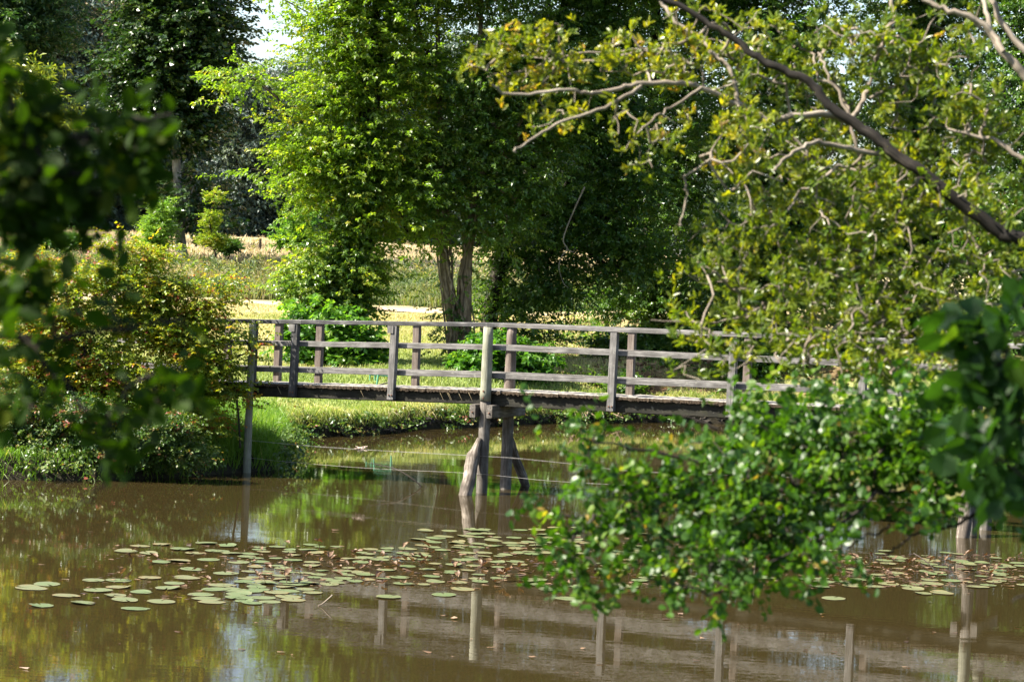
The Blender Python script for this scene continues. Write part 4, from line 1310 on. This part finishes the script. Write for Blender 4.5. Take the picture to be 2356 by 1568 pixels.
def twigs_and_leaves(root, seeds, targets, bark, mat, sets, S, tint, r0, rmax, step, per=2, jit=0.05, updir=0.5, name="leaves", p=0.45, m=None):
    pts, chains, w = grow(np.concatenate(seeds), targets, step, 0.09, 0.02)
    m.v = [v - np.array(root.location) for v in m.v] if not getattr(m, "rel", False) else m.v
    m.rel = True
    tips, dirs = [], []
    for c in chains:
        r = np.minimum(rmax, r0 * np.maximum(w[c[1:]], 1) ** p)
        r = np.concatenate([[r[0]], r])
        tube(m, pts[c], r, 5, cap=False)
        d = norm(pts[c[-1]] - pts[c[-2]])
        tips.append(pts[c[-1]]); dirs.append(d)
        if len(c) > 4 and rng.random() < 0.6:
            k = len(c) // 2
            tips.append(pts[c[k]]); dirs.append(norm(d + rng.normal(0, 0.7, 3)))
    if bark:
        m.build("branches", M[bark], root, True)
    tips = np.repeat(np.array(tips), per, 0); dirs = np.repeat(np.array(dirs), per, 0)
    tips = tips + rng.normal(0, jit, tips.shape)
    d = dirs * 0.5 + np.array([0, 0, updir]) + rng.normal(0, 0.55, dirs.shape)
    Rm = frames(d, rng.uniform(0, 6.28, len(d)))
    sel = rng.integers(0, len(sets), len(d))
    ti = np.clip(rng.normal(tint[0], tint[1], len(d)), 0, 1)
    ml = MB()
    Sv = rng.uniform(S[0], S[1], len(d))
    for k, s in enumerate(sets):
        q = sel == k
        if q.any():
            scatter(ml, s[0], s[1], s[2], s[3], Rm[q], tips[q], Sv[q], ti[q], 0.10)
    return ml.build(name, M[mat], root)


# upper right tree
bx, by = 3.35, 11.3
bz = float(gz(bx, by))
root = empty("overhanging_tree", (bx, by, bz), "sunlit tree with pale bare limbs and yellow-green leaves reaching in from the right", "tree")
inv = np.array([bx, by, bz])
mt = MB(); seeds = []
loc = lambda q: q


class Rel:
    """collects in world space, then shifts to the tree's base"""


def rel_build(mb, name, mat, root, sm=True):
    off = np.array(root.location)
    mb.v = [v - off for v in mb.v]
    return mb.build(name, mat, root, sm)


limb_A = [(2900, 640), (2600, 600), (2356, 553), (2280, 518), (2143, 413), (2067, 361), (2017, 318), (1962, 280), (1907, 240), (1855, 185), (1767, 147), (1711, 108), (1636, 58), (1536, 0), (1430, -50)]
mk = MB()
limb(mk, limb_A, 10.7, 0.034, 0.010, seeds, 0.4, 5, 10)
mk.v = [v - inv for v in mk.v]
mk.build("main_limb", M["barkshaded"], root, True)
limb(mt, [(1962, 280), (1917, 266), (1880, 263), (1767, 273), (1729, 263), (1696, 238), (1614, 205), (1579, 193), (1479, 193), (1403, 208), (1353, 215), (1298, 208), (1178, 218), (1130, 196)], 11.4, 0.017, 0.006, seeds, -0.6)
limb(mt, [(1696, 238), (1679, 160), (1641, 125), (1604, 83), (1554, 50), (1521, 0), (1500, -60)], 11.2, 0.011, 0.008, seeds, 0.3)
limb(mt, [(1479, 197), (1391, 245), (1278, 288), (1203, 336), (1180, 350)], 10.95, 0.009, 0.004, seeds, -0.3)
limb(mt, [(1614, 205), (1549, 245), (1509, 270), (1466, 308)], 11.0, 0.007, 0.003, seeds, -0.2)
limb(mt, [(1614, 155), (1529, 120), (1479, 116), (1378, 140), (1290, 138), (1200, 130)], 11.3, 0.008, 0.004, seeds, 0.3)
limb(mt, [(1618, 200), (1614, 155)], 11.2, 0.007, 0.006, None)
limb(mt, [(1479, 113), (1328, 125), (1178, 170), (1120, 165)], 11.4, 0.006, 0.003, seeds, -0.2)
limb(mt, [(1960, 278), (1985, 230), (2012, 150), (2037, 80), (2055, 38), (2052, 0), (2045, -60)], 11.35, 0.013, 0.009, seeds, 0.3)
limb(mt, [(2000, 228), (2080, 185), (2130, 175)], 11.4, 0.009, 0.004, seeds, 0.2)
limb(mt, [(2560, 420), (2440, 250), (2356, 170), (2310, 120), (2255, 50), (2168, 20), (2125, 0), (2060, -40)], 10.6, 0.024, 0.008, seeds, 0.2)
limb(mt, [(2480, 200), (2343, 105), (2293, 20), (2263, -40)], 10.7, 0.016, 0.010, seeds, 0.2)
limb(mt, [(2310, 120), (2275, 60), (2266, 0), (2262, -60)], 10.65, 0.012, 0.008, seeds, 0.2)
limb(mt, [(1972, 345), (1947, 250), (1907, 175), (1880, 120)], 11.1, 0.008, 0.005, seeds, 0.2)
limb(mt, [(2143, 413), (2067, 370), (1972, 345), (1880, 330), (1825, 350), (1780, 395)], 11.0, 0.014, 0.006, seeds, -0.3)
limb(mt, [(2280, 518), (2130, 470), (1980, 440), (1830, 470), (1700, 520), (1620, 560)], 11.6, 0.011, 0.004, seeds, -0.1)
limb(mt, [(2500, 640), (2330, 640), (2200, 600), (2050, 600), (1900, 640), (1780, 700), (1650, 740), (1500, 735)], 11.5, 0.012, 0.0035, seeds, -0.5)
limb(mt, [(2600, 520), (2400, 400), (2300, 330), (2180, 300)], 10.9, 0.016, 0.006, seeds, 0.2)
limb(mt, [(1571, 405), (1580, 450), (1566, 515), (1563, 515)], 10.9, 0.006, 0.004, None)
limb(mt, [(1640, 365), (1571, 405)], 10.9, 0.006, 0.005, seeds)
limb(mt, [(2420, 720), (2250, 700), (2100, 760), (1960, 850), (1850, 900)], 11.1, 0.009, 0.003, seeds, -0.3)
trunk = smooth_path([inv + np.array([0, 0, -0.1]), inv + np.array([0.02, 0, 0.8]), P(2900, 640, 11.2) * 0.6 + (inv + np.array([0, 0, 1.6])) * 0.4, P(2900, 640, 11.2), P(2850, 100, 11.0), P(2800, -400, 11.0)], 6)
tube(mt, trunk, np.linspace(0.11, 0.04, len(trunk)), 12, wob=0.08)
t_ = smooth_path([trunk[8], P(2700, 450, 10.8), P(2560, 420, 10.6)], 5)
tube(mt, t_, np.linspace(0.05, 0.024, len(t_)), 8)
mb_pale = MB()
tgt = lobe_pts([(1150, 115, 70, 45, 11.2), (1290, 110, 80, 50, 11.2), (1230, 190, 90, 45, 11.2), (1400, 130, 80, 50, 11.2), (1300, 260, 80, 40, 11.0), (1480, 60, 60, 50, 11.3), (1560, 130, 90, 70, 11.2), (1650, 60, 80, 60, 11.3),
                (1520, 300, 90, 50, 11.0), (1650, 230, 80, 60, 11.1), (1700, 330, 90, 70, 11.0), (1450, 350, 70, 30, 11.0)], 0.0, 230, 0.5)
tgt2 = lobe_pts([(1800, 120, 130, 110, 11.3), (1950, 130, 130, 130, 11.2), (2100, 120, 110, 130, 11.0), (2250, 150, 110, 130, 10.8), (2330, 280, 90, 110, 10.8), (1850, 280, 120, 100, 11.2), (2050, 280, 130, 110, 11.1), (2200, 330, 120, 110, 10.9)], 0.0, 520, 0.5)
tgt3 = lobe_pts([(1800, 420, 130, 90, 11.0), (1950, 430, 140, 90, 11.0), (2130, 450, 140, 100, 10.9), (2290, 480, 110, 110, 10.8), (1720, 540, 90, 70, 10.9), (1880, 570, 140, 90, 10.9), (2060, 590, 140, 90, 10.8), (2250, 620, 130, 90, 10.7),
                 (1680, 620, 70, 60, 10.8), (1800, 690, 120, 70, 10.7), (1560, 710, 60, 35, 10.6), (1460, 730, 40, 22, 10.5), (1650, 780, 60, 35, 10.5), (1950, 720, 130, 80, 10.6), (2130, 720, 120, 80, 10.6),
                 (1760, 800, 90, 50, 10.5), (1620, 830, 40, 16, 10.4), (1980, 830, 90, 50, 10.4), (2200, 800, 110, 80, 10.4), (2080, 860, 110, 45, 10.4), (2260, 870, 90, 45, 10.4)], 0.0, 1080, 0.5)
def cluster(t, keep, n, sd):
    c = t[rng.random(len(t)) < keep]
    return np.repeat(c, n, 0) + rng.normal(0, 1, (len(c) * n, 3)) * np.array([sd, sd, sd * 0.6])


BACK = np.array([0, 0.45, 0])
tgt2 = cluster(tgt2, 0.22, 5, 0.075) + BACK; tgt3 = cluster(tgt3, 0.195, 5, 0.07) 
tgt3 = tgt3 + BACK * (rng.random((len(tgt3), 1)) < 0.6); tgt = cluster(tgt, 0.36, 3, 0.06)
SL = [leaf_set(8, 0.10, 0.044, 0.0175, "lance", "tuft") for _ in range(8)]
off = np.array(root.location)
tw_seeds = [q - off for q in seeds]
twigs_and_leaves(root, tw_seeds, tgt - off, None, "sallow", SL, (0.7, 1.1), (0.62, 0.20), 0.0020, 0.008, 0.08, 2, 0.03, m=mt)
twigs_and_leaves(root, tw_seeds, np.vstack([tgt2, tgt3]) - off, "barkpale", "sallow", SL, (0.7, 1.15), (0.37, 0.20), 0.0018, 0.008, 0.08, 2, 0.04, m=mt)

# lower right branches with round leaves
lx, ly = 3.6, 9.4
lz = float(gz(lx, ly))
root = empty("overhanging_alder", (lx, ly, lz), "low spreading branches with rounded dark green leaves hanging over the lily pads on the right", "shrub")
off = np.array(root.location)
mt = MB(); seeds = []
limb(mt, [(2900, 1150), (2600, 1120), (2356, 1080), (2193, 1108), (2118, 1128), (2017, 1133), (1900, 1120), (1750, 1130), (1600, 1170), (1430, 1180), (1330, 1190)], 8.9, 0.016, 0.003, seeds, -0.4)
limb(mt, [(2600, 1120), (2400, 1010), (2200, 985), (2000, 970), (1850, 970), (1700, 980)], 8.9, 0.014, 0.003, seeds, 0.4)
limb(mt, [(1750, 1130), (1600, 1060), (1450, 1030), (1340, 1010)], 8.6, 0.006, 0.003, seeds, -0.2)
limb(mt, [(2017, 1133), (1900, 1230), (1780, 1290), (1650, 1330)], 8.5, 0.007, 0.003, seeds, -0.3)
limb(mt, [(2300, 1085), (2270, 1145), (2230, 1190), (2170, 1215), (2110, 1225), (2070, 1255), (2040, 1275)], 8.7, 0.007, 0.004, seeds, 0)
limb(mt, [(2120, 1130), (2060, 1180), (2030, 1222), (1985, 1233), (1950, 1265)], 8.7, 0.005, 0.003, seeds, 0)
limb(mt, [(2230, 1190), (2190, 1178), (2150, 1160)], 8.7, 0.004, 0.003, None)
limb(mt, [(1960, 1175), (1920, 1200), (1895, 1215)], 8.6, 0.004, 0.003, None)
limb(mt, [(1650, 985), (1580, 960), (1558, 965)], 9.2, 0.006, 0.003, None)
tr3 = smooth_path([off + np.array([0, 0, -0.1]), off + np.array([-0.1, 0, 0.6]), P(2900, 1150, 8.9)], 6)
tube(mt, tr3, np.linspace(0.05, 0.018, len(tr3)), 10, wob=0.08)
tgt = lobe_pts([(1330, 1020, 50, 25, 8.5), (1420, 1075, 70, 35, 8.5), (1320, 1190, 60, 35, 8.4), (1420, 1180, 80, 50, 8.5), (1540, 1120, 70, 45, 8.6), (1530, 1230, 90, 50, 8.4), (1660, 1060, 60, 40, 8.7), (1680, 1170, 100, 80, 8.5), (1640, 1290, 80, 50, 8.3),
                (1780, 1015, 100, 50, 8.8), (1820, 1110, 110, 80, 8.6), (1800, 1230, 100, 70, 8.5), (1930, 1025, 110, 55, 8.8), (1960, 1110, 100, 60, 8.7), (2080, 1015, 110, 50, 8.8), (2100, 1070, 110, 50, 8.7), (2230, 1020, 110, 65, 8.8), (2300, 1090, 80, 60, 8.7), (2200, 985, 90, 45, 8.8), (2330, 1010, 70, 60, 8.8), (2330, 930, 60, 40, 8.9), (2160, 1130, 80, 40, 8.6),
                (1650, 1000, 60, 20, 8.9), (1740, 985, 70, 20, 9.0), (1890, 955, 80, 25, 9.0), (2050, 950, 80, 30, 8.9), (1590, 1325, 40, 20, 8.2), (1890, 1270, 40, 40, 8.3), (1690, 1315, 50, 22, 8.2), (1290, 1265, 45, 35, 8.3), (1275, 1170, 30, 25, 8.4), (1350, 1310, 40, 25, 8.3), (1480, 1320, 60, 22, 8.3), (1770, 1310, 36, 18, 8.2), (2130, 1190, 40, 25, 8.6)], 0.0, 560, 0.3, 0.06)
tgt = cluster(tgt, 0.23, 6, 0.06)
SR = [leaf_set(8, 0.12, 0.035, 0.028, "round", "twig") for _ in range(8)]
twigs_and_leaves(root, [q - off for q in seeds], tgt - off, "bark", "alderlow", SR, (0.65, 1.15), (0.46, 0.22), 0.0017, 0.006, 0.08, 2, 0.045, 0.15, m=mt)

# large leaved vine at the right edge, nearer still
vx, vy = 2.3, 6.0
root = empty("vine", (vx, vy, float(gz(vx, vy))), "large-leaved climber hanging at the right edge, its broad dark green leaves out of focus", "climber")
off = np.array(root.location)
SV = [leaf_set(4, 0.13, 0.072, 0.060, "round", "twig") for _ in range(6)]
mt = MB(); seeds = []
limb(mt, [(2900, 700), (2600, 760), (2356, 770), (2240, 760), (2120, 705)], 6.1, 0.007, 0.003, seeds, 0)
limb(mt, [(2900, 1000), (2600, 960), (2356, 980), (2230, 1050)], 6.0, 0.007, 0.003, seeds, 0)
limb(mt, [(2600, 960), (2480, 1200), (2400, 1330), (2330, 1385)], 5.9, 0.006, 0.003, seeds, 0)
q = smooth_path([off + np.array([0, 0, -0.05]), P(2900, 1000, 6.0), P(2900, 700, 6.1)], 8)
tube(mt, q, 0.012, 6); 
tgt = lobe_pts([(2100, 690, 40, 25, 6.2), (2220, 740, 50, 30, 6.1), (2310, 780, 60, 60, 6.0), (2270, 850, 70, 50, 6.0), (2340, 950, 50, 70, 5.9), (2300, 1040, 60, 60, 5.9), (2360, 1130, 50, 60, 5.9), (2240, 930, 50, 40, 6.0), (2345, 1230, 30, 30, 5.8), (2335, 1375, 25, 18, 5.8), (2260, 820, 40, 30, 6.1)], 0.0, 56, 0.4, 0.03)
twigs_and_leaves(root, [s - off for s in seeds], tgt - off, "bark", "vine", SV, (0.7, 1.15), (0.45, 0.25), 0.0018, 0.005, 0.08, 1, 0.03, -0.1, m=mt)

# shaded branch close on the left
ox, oy = -2.3, 4.9
root = empty("shade_tree", (ox, oy, float(gz(ox, oy))), "shaded tree beside the camera whose dark blurred leaf sprays hang in from the left", "tree")
off = np.array(root.location)
mt = MB(); seeds = []
tr4 = smooth_path([off + np.array([0, 0, -0.1]), off + np.array([0.05, 0, 1.0]), off + np.array([0.02, 0.05, 2.4]), off + np.array([0.15, 0, 4.2]), off + np.array([0.1, 0.1, 6.0])], 6)
tube(mt, tr4, np.linspace(0.13, 0.04, len(tr4)), 12, wob=0.08)
seeds.append(tr4[10:])
limb(mt, [(-1500, 300), (-700, 260), (-200, 300), (60, 330), (240, 300), (390, 260)], 4.8, 0.016, 0.003, seeds, -0.1)
limb(mt, [(-1500, 500), (-600, 600), (-150, 720), (60, 780), (250, 760), (420, 740)], 4.75, 0.013, 0.003, seeds, -0.1)
limb(mt, [(60, 780), (160, 900), (230, 1000), (250, 1100), (150, 1180)], 4.65, 0.005, 0.002, seeds, 0)
tgt = np.vstack([lobe_pts([(60, 300, 100, 70, 4.7), (190, 320, 90, 50, 4.7), (320, 280, 70, 45, 4.7), (60, 420, 110, 80, 4.7), (180, 420, 90, 60, 4.7), (300, 340, 70, 55, 4.7), (50, 520, 90, 50, 4.7), (10, 200, 40, 70, 4.7), (240, 470, 60, 40, 4.7)], 0.0, 125, 0.3, 0.05),
                 lobe_pts([(20, 650, 50, 60, 4.7), (100, 700, 60, 50, 4.65), (40, 800, 60, 70, 4.6), (260, 720, 40, 60, 4.65), (420, 745, 60, 28, 4.65), (330, 860, 60, 50, 4.6), (270, 960, 60, 50, 4.6), (370, 920, 50, 40, 4.6), (240, 1040, 60, 45, 4.6), (110, 880, 50, 60, 4.6), (140, 1150, 22, 30, 4.6), (240, 1110, 25, 35, 4.6), (60, 940, 60, 50, 4.6)], 0.0, 60, 0.3, 0.05)])
up = off + np.array([0.0, 0.3, 4.4]) + norm(rng.normal(0, 1, (620, 3))) * (rng.random((620, 1)) ** 0.4) * np.array([2.3, 1.8, 2.2])  # unseen upper crown, added to shade the hanging sprays
up = up[(up[:, 2] > 4.6) | (up[:, 0] < -1.35)]
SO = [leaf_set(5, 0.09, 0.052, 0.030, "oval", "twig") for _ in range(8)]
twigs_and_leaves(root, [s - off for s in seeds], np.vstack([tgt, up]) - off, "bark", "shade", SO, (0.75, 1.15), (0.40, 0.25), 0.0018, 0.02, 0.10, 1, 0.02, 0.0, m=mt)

# ------------------------------------------------------------------ lily pads
def pad_mesh(k):
    m = MB()
    n = 18
    a = np.linspace(0.10, 2 * math.pi - 0.10, n)
    wob = 1 + rng.normal(0, 0.035, n) + 0.05 * np.sin(a * 2 + rng.random() * 6)
    edge = np.abs(rng.normal(0, 0.006, n)) + 0.002
    if k % 3 == 2:
        c0 = rng.uniform(0, 6.28)
        edge = edge + 0.20 * np.clip(np.cos(a - c0) - 0.45, 0, 1)
    e = np.column_stack([np.cos(a) * wob, np.sin(a) * wob * 0.92, edge * 1.0])
    mid = e * np.array([0.62, 0.62, 0]) + np.array([0, 0, 0.010])
    V = np.vstack([[(0.03, 0, 0.012)], mid, e])
    F3 = [(0, 1 + i, 2 + i) for i in range(n - 1)]
    F4 = [(1 + i, 1 + n + i, 2 + n + i, 2 + i) for i in range(n - 1)]
    tint = np.concatenate([[0.2], np.full(n, 0.15 + 0.05 * rng.random()), 0.25 + 0.25 * rng.random(n)])
    m.add(V, F4, F3, tint)
    return m.mesh("lily_pad", M["pad"], True)


PADS = [pad_mesh(k) for k in range(12)]
placed = []
PG = "water lily pads floating on the pond"


def put_pad(px, py, r, label, k=None, force=False):
    w = W(px, py)
    for q, qr in placed:
        if np.hypot(*(q - w[:2])) < (r + qr) * (0.72 if not force else 0.3):
            return False
    placed.append((w[:2], r))
    o = bpy.data.objects.new("lily_pad", PADS[rng.integers(0, 12) if k is None else k])
    COL.objects.link(o)
    o.location = (w[0], w[1], 0.004 + 0.0015 * (len(placed) % 5))
    o.rotation_euler = (rng.normal(0, 0.012), rng.normal(0, 0.012), rng.uniform(0, 6.28))
    o.scale = (r, r, r)
    tag(o, label, "lily pad", PG)
    return True


SOLO = [(311, 1400, "pale lily pad floating alone nearest the bottom, below the left group"), (95, 1393, "lone pale lily pad nearest the left bottom corner, below the left end of the drift"), (189, 1387, "lone oval lily pad right of the leftmost pad, below the left group"),
        (288, 1380, "bright fresh green lily pad at the lower edge of the left group"), (107, 1343, "uppermost of the three pads at the left end of the drift"), (72, 1353, "pale lily pad at the very left end of the drift"), (152, 1370, "pale lily pad with a brown dead edge near the left end"),
        (225, 1358, "large round pale pad in the left group, upper left of the bright green one"), (894, 1373, "textured pale pad floating alone below the middle of the drift"), (1310, 1377, "yellow-green pad floating alone below the right end of the low leaves"),
        (1064, 1355, "pale round pad alone under the centre pile's reflection, right of it"), (1021, 1368, "small flat pad below the middle drift, left of the round pale one"), (1270, 1357, "large light green pad with a raised rim below the round-leaved branches"), (1917, 1377, "oval pale pad nearest the camera at the right, lowest of its group")]
for x, y, lab in SOLO:
    put_pad(x, y, rng.uniform(0.135, 0.165), lab, force=True)
for x, y in [(272, 1350), (325, 1362), (265, 1370), (370, 1384), (385, 1353), (462, 1367), (475, 1377), (487, 1385), (550, 1375), (550, 1367), (215, 1334), (272, 1335), (345, 1329), (400, 1342), (510, 1347), (495, 1355), (440, 1309), (520, 1319), (430, 1330), (590, 1350), (540, 1357)]:
    put_pad(x, y, rng.uniform(0.12, 0.16), "pale green lily pad in the left foreground cluster of overlapping pads", force=True)
for x, y in [(322, 1256), (372, 1252), (420, 1263), (475, 1250), (500, 1267), (450, 1272), (535, 1273), (342, 1273), (370, 1293), (480, 1287), (550, 1293), (290, 1268), (410, 1290), (520, 1255)]:
    put_pad(x, y, rng.uniform(0.12, 0.17), "flat lily pad in the sparse back row of the left drift", force=True)


def band(n, x0, x1, yt, yb, rr, label, dens=1.0):
    c = t = 0
    while c < n and t < n * 14:
        t += 1
        x = rng.uniform(x0, x1); u = rng.random()
        y = yt(x) + (yb(x) - yt(x)) * u
        if put_pad(x, y, rng.uniform(*rr), label): c += 1


band(60, 560, 860, lambda x: 1252 + 0 * x, lambda x: 1350 - (x - 560) * 0.02, (0.075, 0.125), "greyish lily pad among brown withered leaves in the middle-left drift")
band(16, 560, 720, lambda x: 1330, lambda x: 1388, (0.11, 0.15), "pale lily pad near the twig that stands in the middle-left drift")
band(52, 860, 1150, lambda x: 1255 + (x - 860) * -0.09, lambda x: 1345, (0.075, 0.13), "yellowish lily pad in the middle drift left of the centre pile reflection")
band(34, 960, 1330, lambda x: 1214, lambda x: 1262, (0.09, 0.15), "yellow-green lily pad in the farthest row near the centre pile")
band(44, 1150, 1480, lambda x: 1240, lambda x: 1352, (0.08, 0.13), "yellow-green lily pad just left of or under the low round-leaved branches")
band(22, 1480, 1900, lambda x: 1225 + (x - 1480) * 0.08, lambda x: 1362, (0.10, 0.16), "lily pad half hidden behind the low round-leaved branches")
band(58, 1900, 2370, lambda x: 1255 + (x - 1900) * 0.06, lambda x: 1350, (0.08, 0.13), "pale lily pad in the right drift beyond the low branches")
for x, y in [(2015, 1349), (2124, 1365), (2167, 1364), (2142, 1343), (2100, 1354), (1960, 1345), (2045, 1343), (2250, 1350)]:
    put_pad(x, y, rng.uniform(0.11, 0.15), "pale lily pad along the front edge of the right drift", force=True)


# scraps, seeds and scum between the pads
m = MB()
for n_, x0, x1, yt, yb in ((380, 560, 1250, 1255, 1350), (450, 1200, 1900, 1235, 1360), (700, 1880, 2370, 1275, 1350), (200, 190, 560, 1250, 1385), (160, 0, 2356, 1130, 1550)):
    for _ in range(n_):
        w_ = W(rng.uniform(x0, x1), rng.uniform(yt, yb)); r = rng.uniform(0.008, 0.035)
        a_ = np.sort(rng.uniform(0, 6.28, 5))
        V_ = np.column_stack([np.cos(a_) * r * rng.uniform(1, 2.2), np.sin(a_) * r, np.abs(rng.normal(0, 0.25, 5)) * r]) + w_ + np.array([0, 0, 0.004])
        m.add(V_, None, [(0, 1, 2), (0, 2, 3), (0, 3, 4)], rng.random())
tag(m.build("floating_debris", M["wilt"]), kind="stuff")


# withered, curled lily leaves and upright dead stalks
def wilt_mesh(k):
    m = MB()
    if k % 3 == 0:
        # leaf on a stalk, folded upward
        tube(m, smooth_path([(0, 0, -0.05), (0.01, 0.01, 0.05), (0.05, 0.02, 0.10)], 4), 0.006, 5, tint=0.3)
        c = np.array([0.05, 0.02, 0.10])
    else:
        c = np.array([0, 0, 0.015])
    nu, nv = 7, 5
    V = []
    tw = rng.uniform(0.8, 2.4) * rng.choice([-1, 1])
    L = rng.uniform(0.12, 0.22)
    lift = rng.uniform(0.0, 0.8) if k % 3 else rng.uniform(0.4, 1.4)
    for i in range(nu):
        u = i / (nu - 1) - 0.5
        ww = 0.055 * math.cos(u * 2.6) + 0.006
        for j in range(nv):
            v = (j / (nv - 1) - 0.5) * 2
            a = v * 1.3 + u * tw
            V.append(c + np.array([u * L + 0.01 * rng.normal(), math.sin(a) * ww, (1 - math.cos(a)) * ww * 0.9 + (u + .5) * L * lift * 0.5 + 0.006 * rng.normal()]))
    F = [(i * nv + j, (i + 1) * nv + j, (i + 1) * nv + j + 1, i * nv + j + 1) for i in range(nu - 1) for j in range(nv - 1)]
    m.add(np.array(V), F, None, rng.uniform(0.2, 1.0, nu * nv))
    return m.mesh("withered_leaf", M["wilt"], True)


WM = [wilt_mesh(k) for k in range(12)]
WG = "withered lily leaves in the drift"


def put_wilt(x, y, s, lab, k=None):
    w = W(x, y)
    o = bpy.data.objects.new("withered_leaf", WM[rng.integers(0, 12) if k is None else k])
    COL.objects.link(o)
    o.location = (w[0], w[1], 0.008); o.rotation_euler = (0, 0, rng.uniform(0, 6.28)); o.scale = (s, s, s)
    tag(o, lab, "withered leaf", WG)


put_wilt(735, 1262, 0.75, "tallest curled dead leaf, arching up at the back of the middle-left drift", 0)
put_wilt(1157, 1336, 0.8, "upright orange-brown dead leaf beside the centre pile's reflection", 3)
put_wilt(1232, 1262, 0.8, "pale upright dead leaf left of the low round-leaved branches", 6)
put_wilt(660, 1342, 0.75, "brown dead leaf with a long pointed tip in the middle-left drift", 9)
for a, b_, c, d, n, lab in ((570, 780, 1258, 1345, 22, "small brown withered leaf crumpled in the middle-left drift"), (780, 1010, 1268, 1345, 30, "brown curled withered leaf in the heap at the middle of the drift"), (1010, 1200, 1300, 1350, 14, "brown curled withered leaf near the centre pile's reflection"),
                       (1260, 1500, 1262, 1345, 18, "pale brown withered leaf under the tips of the low branches"), (1500, 1900, 1270, 1350, 18, "withered leaf half hidden behind the low branches"), (1900, 2356, 1282, 1335, 46, "tan withered leaf standing crumpled in the right drift"), (200, 560, 1262, 1350, 10, "small dark withered scrap in the sparse left drift")):
    for _ in range(n):
        put_wilt(rng.uniform(a, b_), rng.uniform(c, d), rng.uniform(0.3, 0.7), lab)
for pts, lab in (([(733, 1393), (742, 1388), (765, 1368)], "thin pale twig slanting out of the water at the front of the middle-left drift"), ([(1735, 1325), (1738, 1290), (1737, 1262)], "thin upright stalk standing among the pads behind the low branches"), ([(2150, 1312), (2130, 1290), (2102, 1272)], "thin dark stalk leaning left in the right drift")):
    b = W(*pts[0]); mb = MB()
    q = smooth_path([b + np.array([0, 0, -0.1])] + [P(x, y, b[1]) for x, y in pts], 4)
    tube(mb, q, 0.007, 5)
    tag(mb.build("dead_stalk", M["straw"] if "straw" in M else M["barkpale"]), lab, "stalk", "stalks in the lily drift")

# ------------------------------------------------------------------ sun, sky, camera
SUN = norm(np.array([-0.67, -0.13, 0.73]))
EL = math.asin(SUN[2]); AZ = math.atan2(SUN[0], SUN[1])
w = bpy.data.worlds.new("World"); sc.world = w
w.use_nodes = True
nt = w.node_tree
bg = nt.nodes["Background"]
sky = nt.nodes.new("ShaderNodeTexSky")
sky.sky_type = "NISHITA"; sky.sun_disc = False
sky.sun_elevation = EL; sky.sun_rotation = AZ
sky.air_density = 1.0; sky.dust_density = 2.0; sky.altitude = 100
nt.links.new(sky.outputs[0], bg.inputs[0])
bg.inputs[1].default_value = 0.068
l = bpy.data.lights.new("sun", "SUN"); l.energy = 5.0; l.angle = R(0.5); l.color = (1.0, 0.93, 0.80)
so = bpy.data.objects.new("sun", l); COL.objects.link(so)
so.rotation_euler = Vector(SUN).to_track_quat("Z", "Y").to_euler()

cam = bpy.data.cameras.new("camera")
cam.sensor_width = 36; cam.lens = FPX / 2356 * 36
cam.clip_start = 0.1; cam.clip_end = 5000
cam.dof.use_dof = True; cam.dof.focus_distance = 39.0; cam.dof.aperture_fstop = 5.6
cam.dof.aperture_blades = 9
co = bpy.data.objects.new("camera", cam); COL.objects.link(co)
Mx = Matrix(((Rc[0], Uc[0], -Fv[0], 0), (Rc[1], Uc[1], -Fv[1], 0), (Rc[2], Uc[2], -Fv[2], HC), (0, 0, 0, 1)))
co.matrix_world = Mx
sc.camera = co
sc.view_settings.view_transform = "Standard"; sc.view_settings.look = "None"
sc.view_settings.exposure = 2.25; sc.view_settings.gamma = 1
cy = sc.cycles
cy.use_denoising = True; cy.denoiser = "OPENIMAGEDENOISE"; cy.denoising_prefilter = "ACCURATE"
cy.max_bounces = 10; cy.diffuse_bounces = 7; cy.glossy_bounces = 3; cy.transmission_bounces = 8; cy.transparent_max_bounces = 4
cy.caustics_reflective = False; cy.caustics_refractive = False
cy.sample_clamp_indirect = 6.0
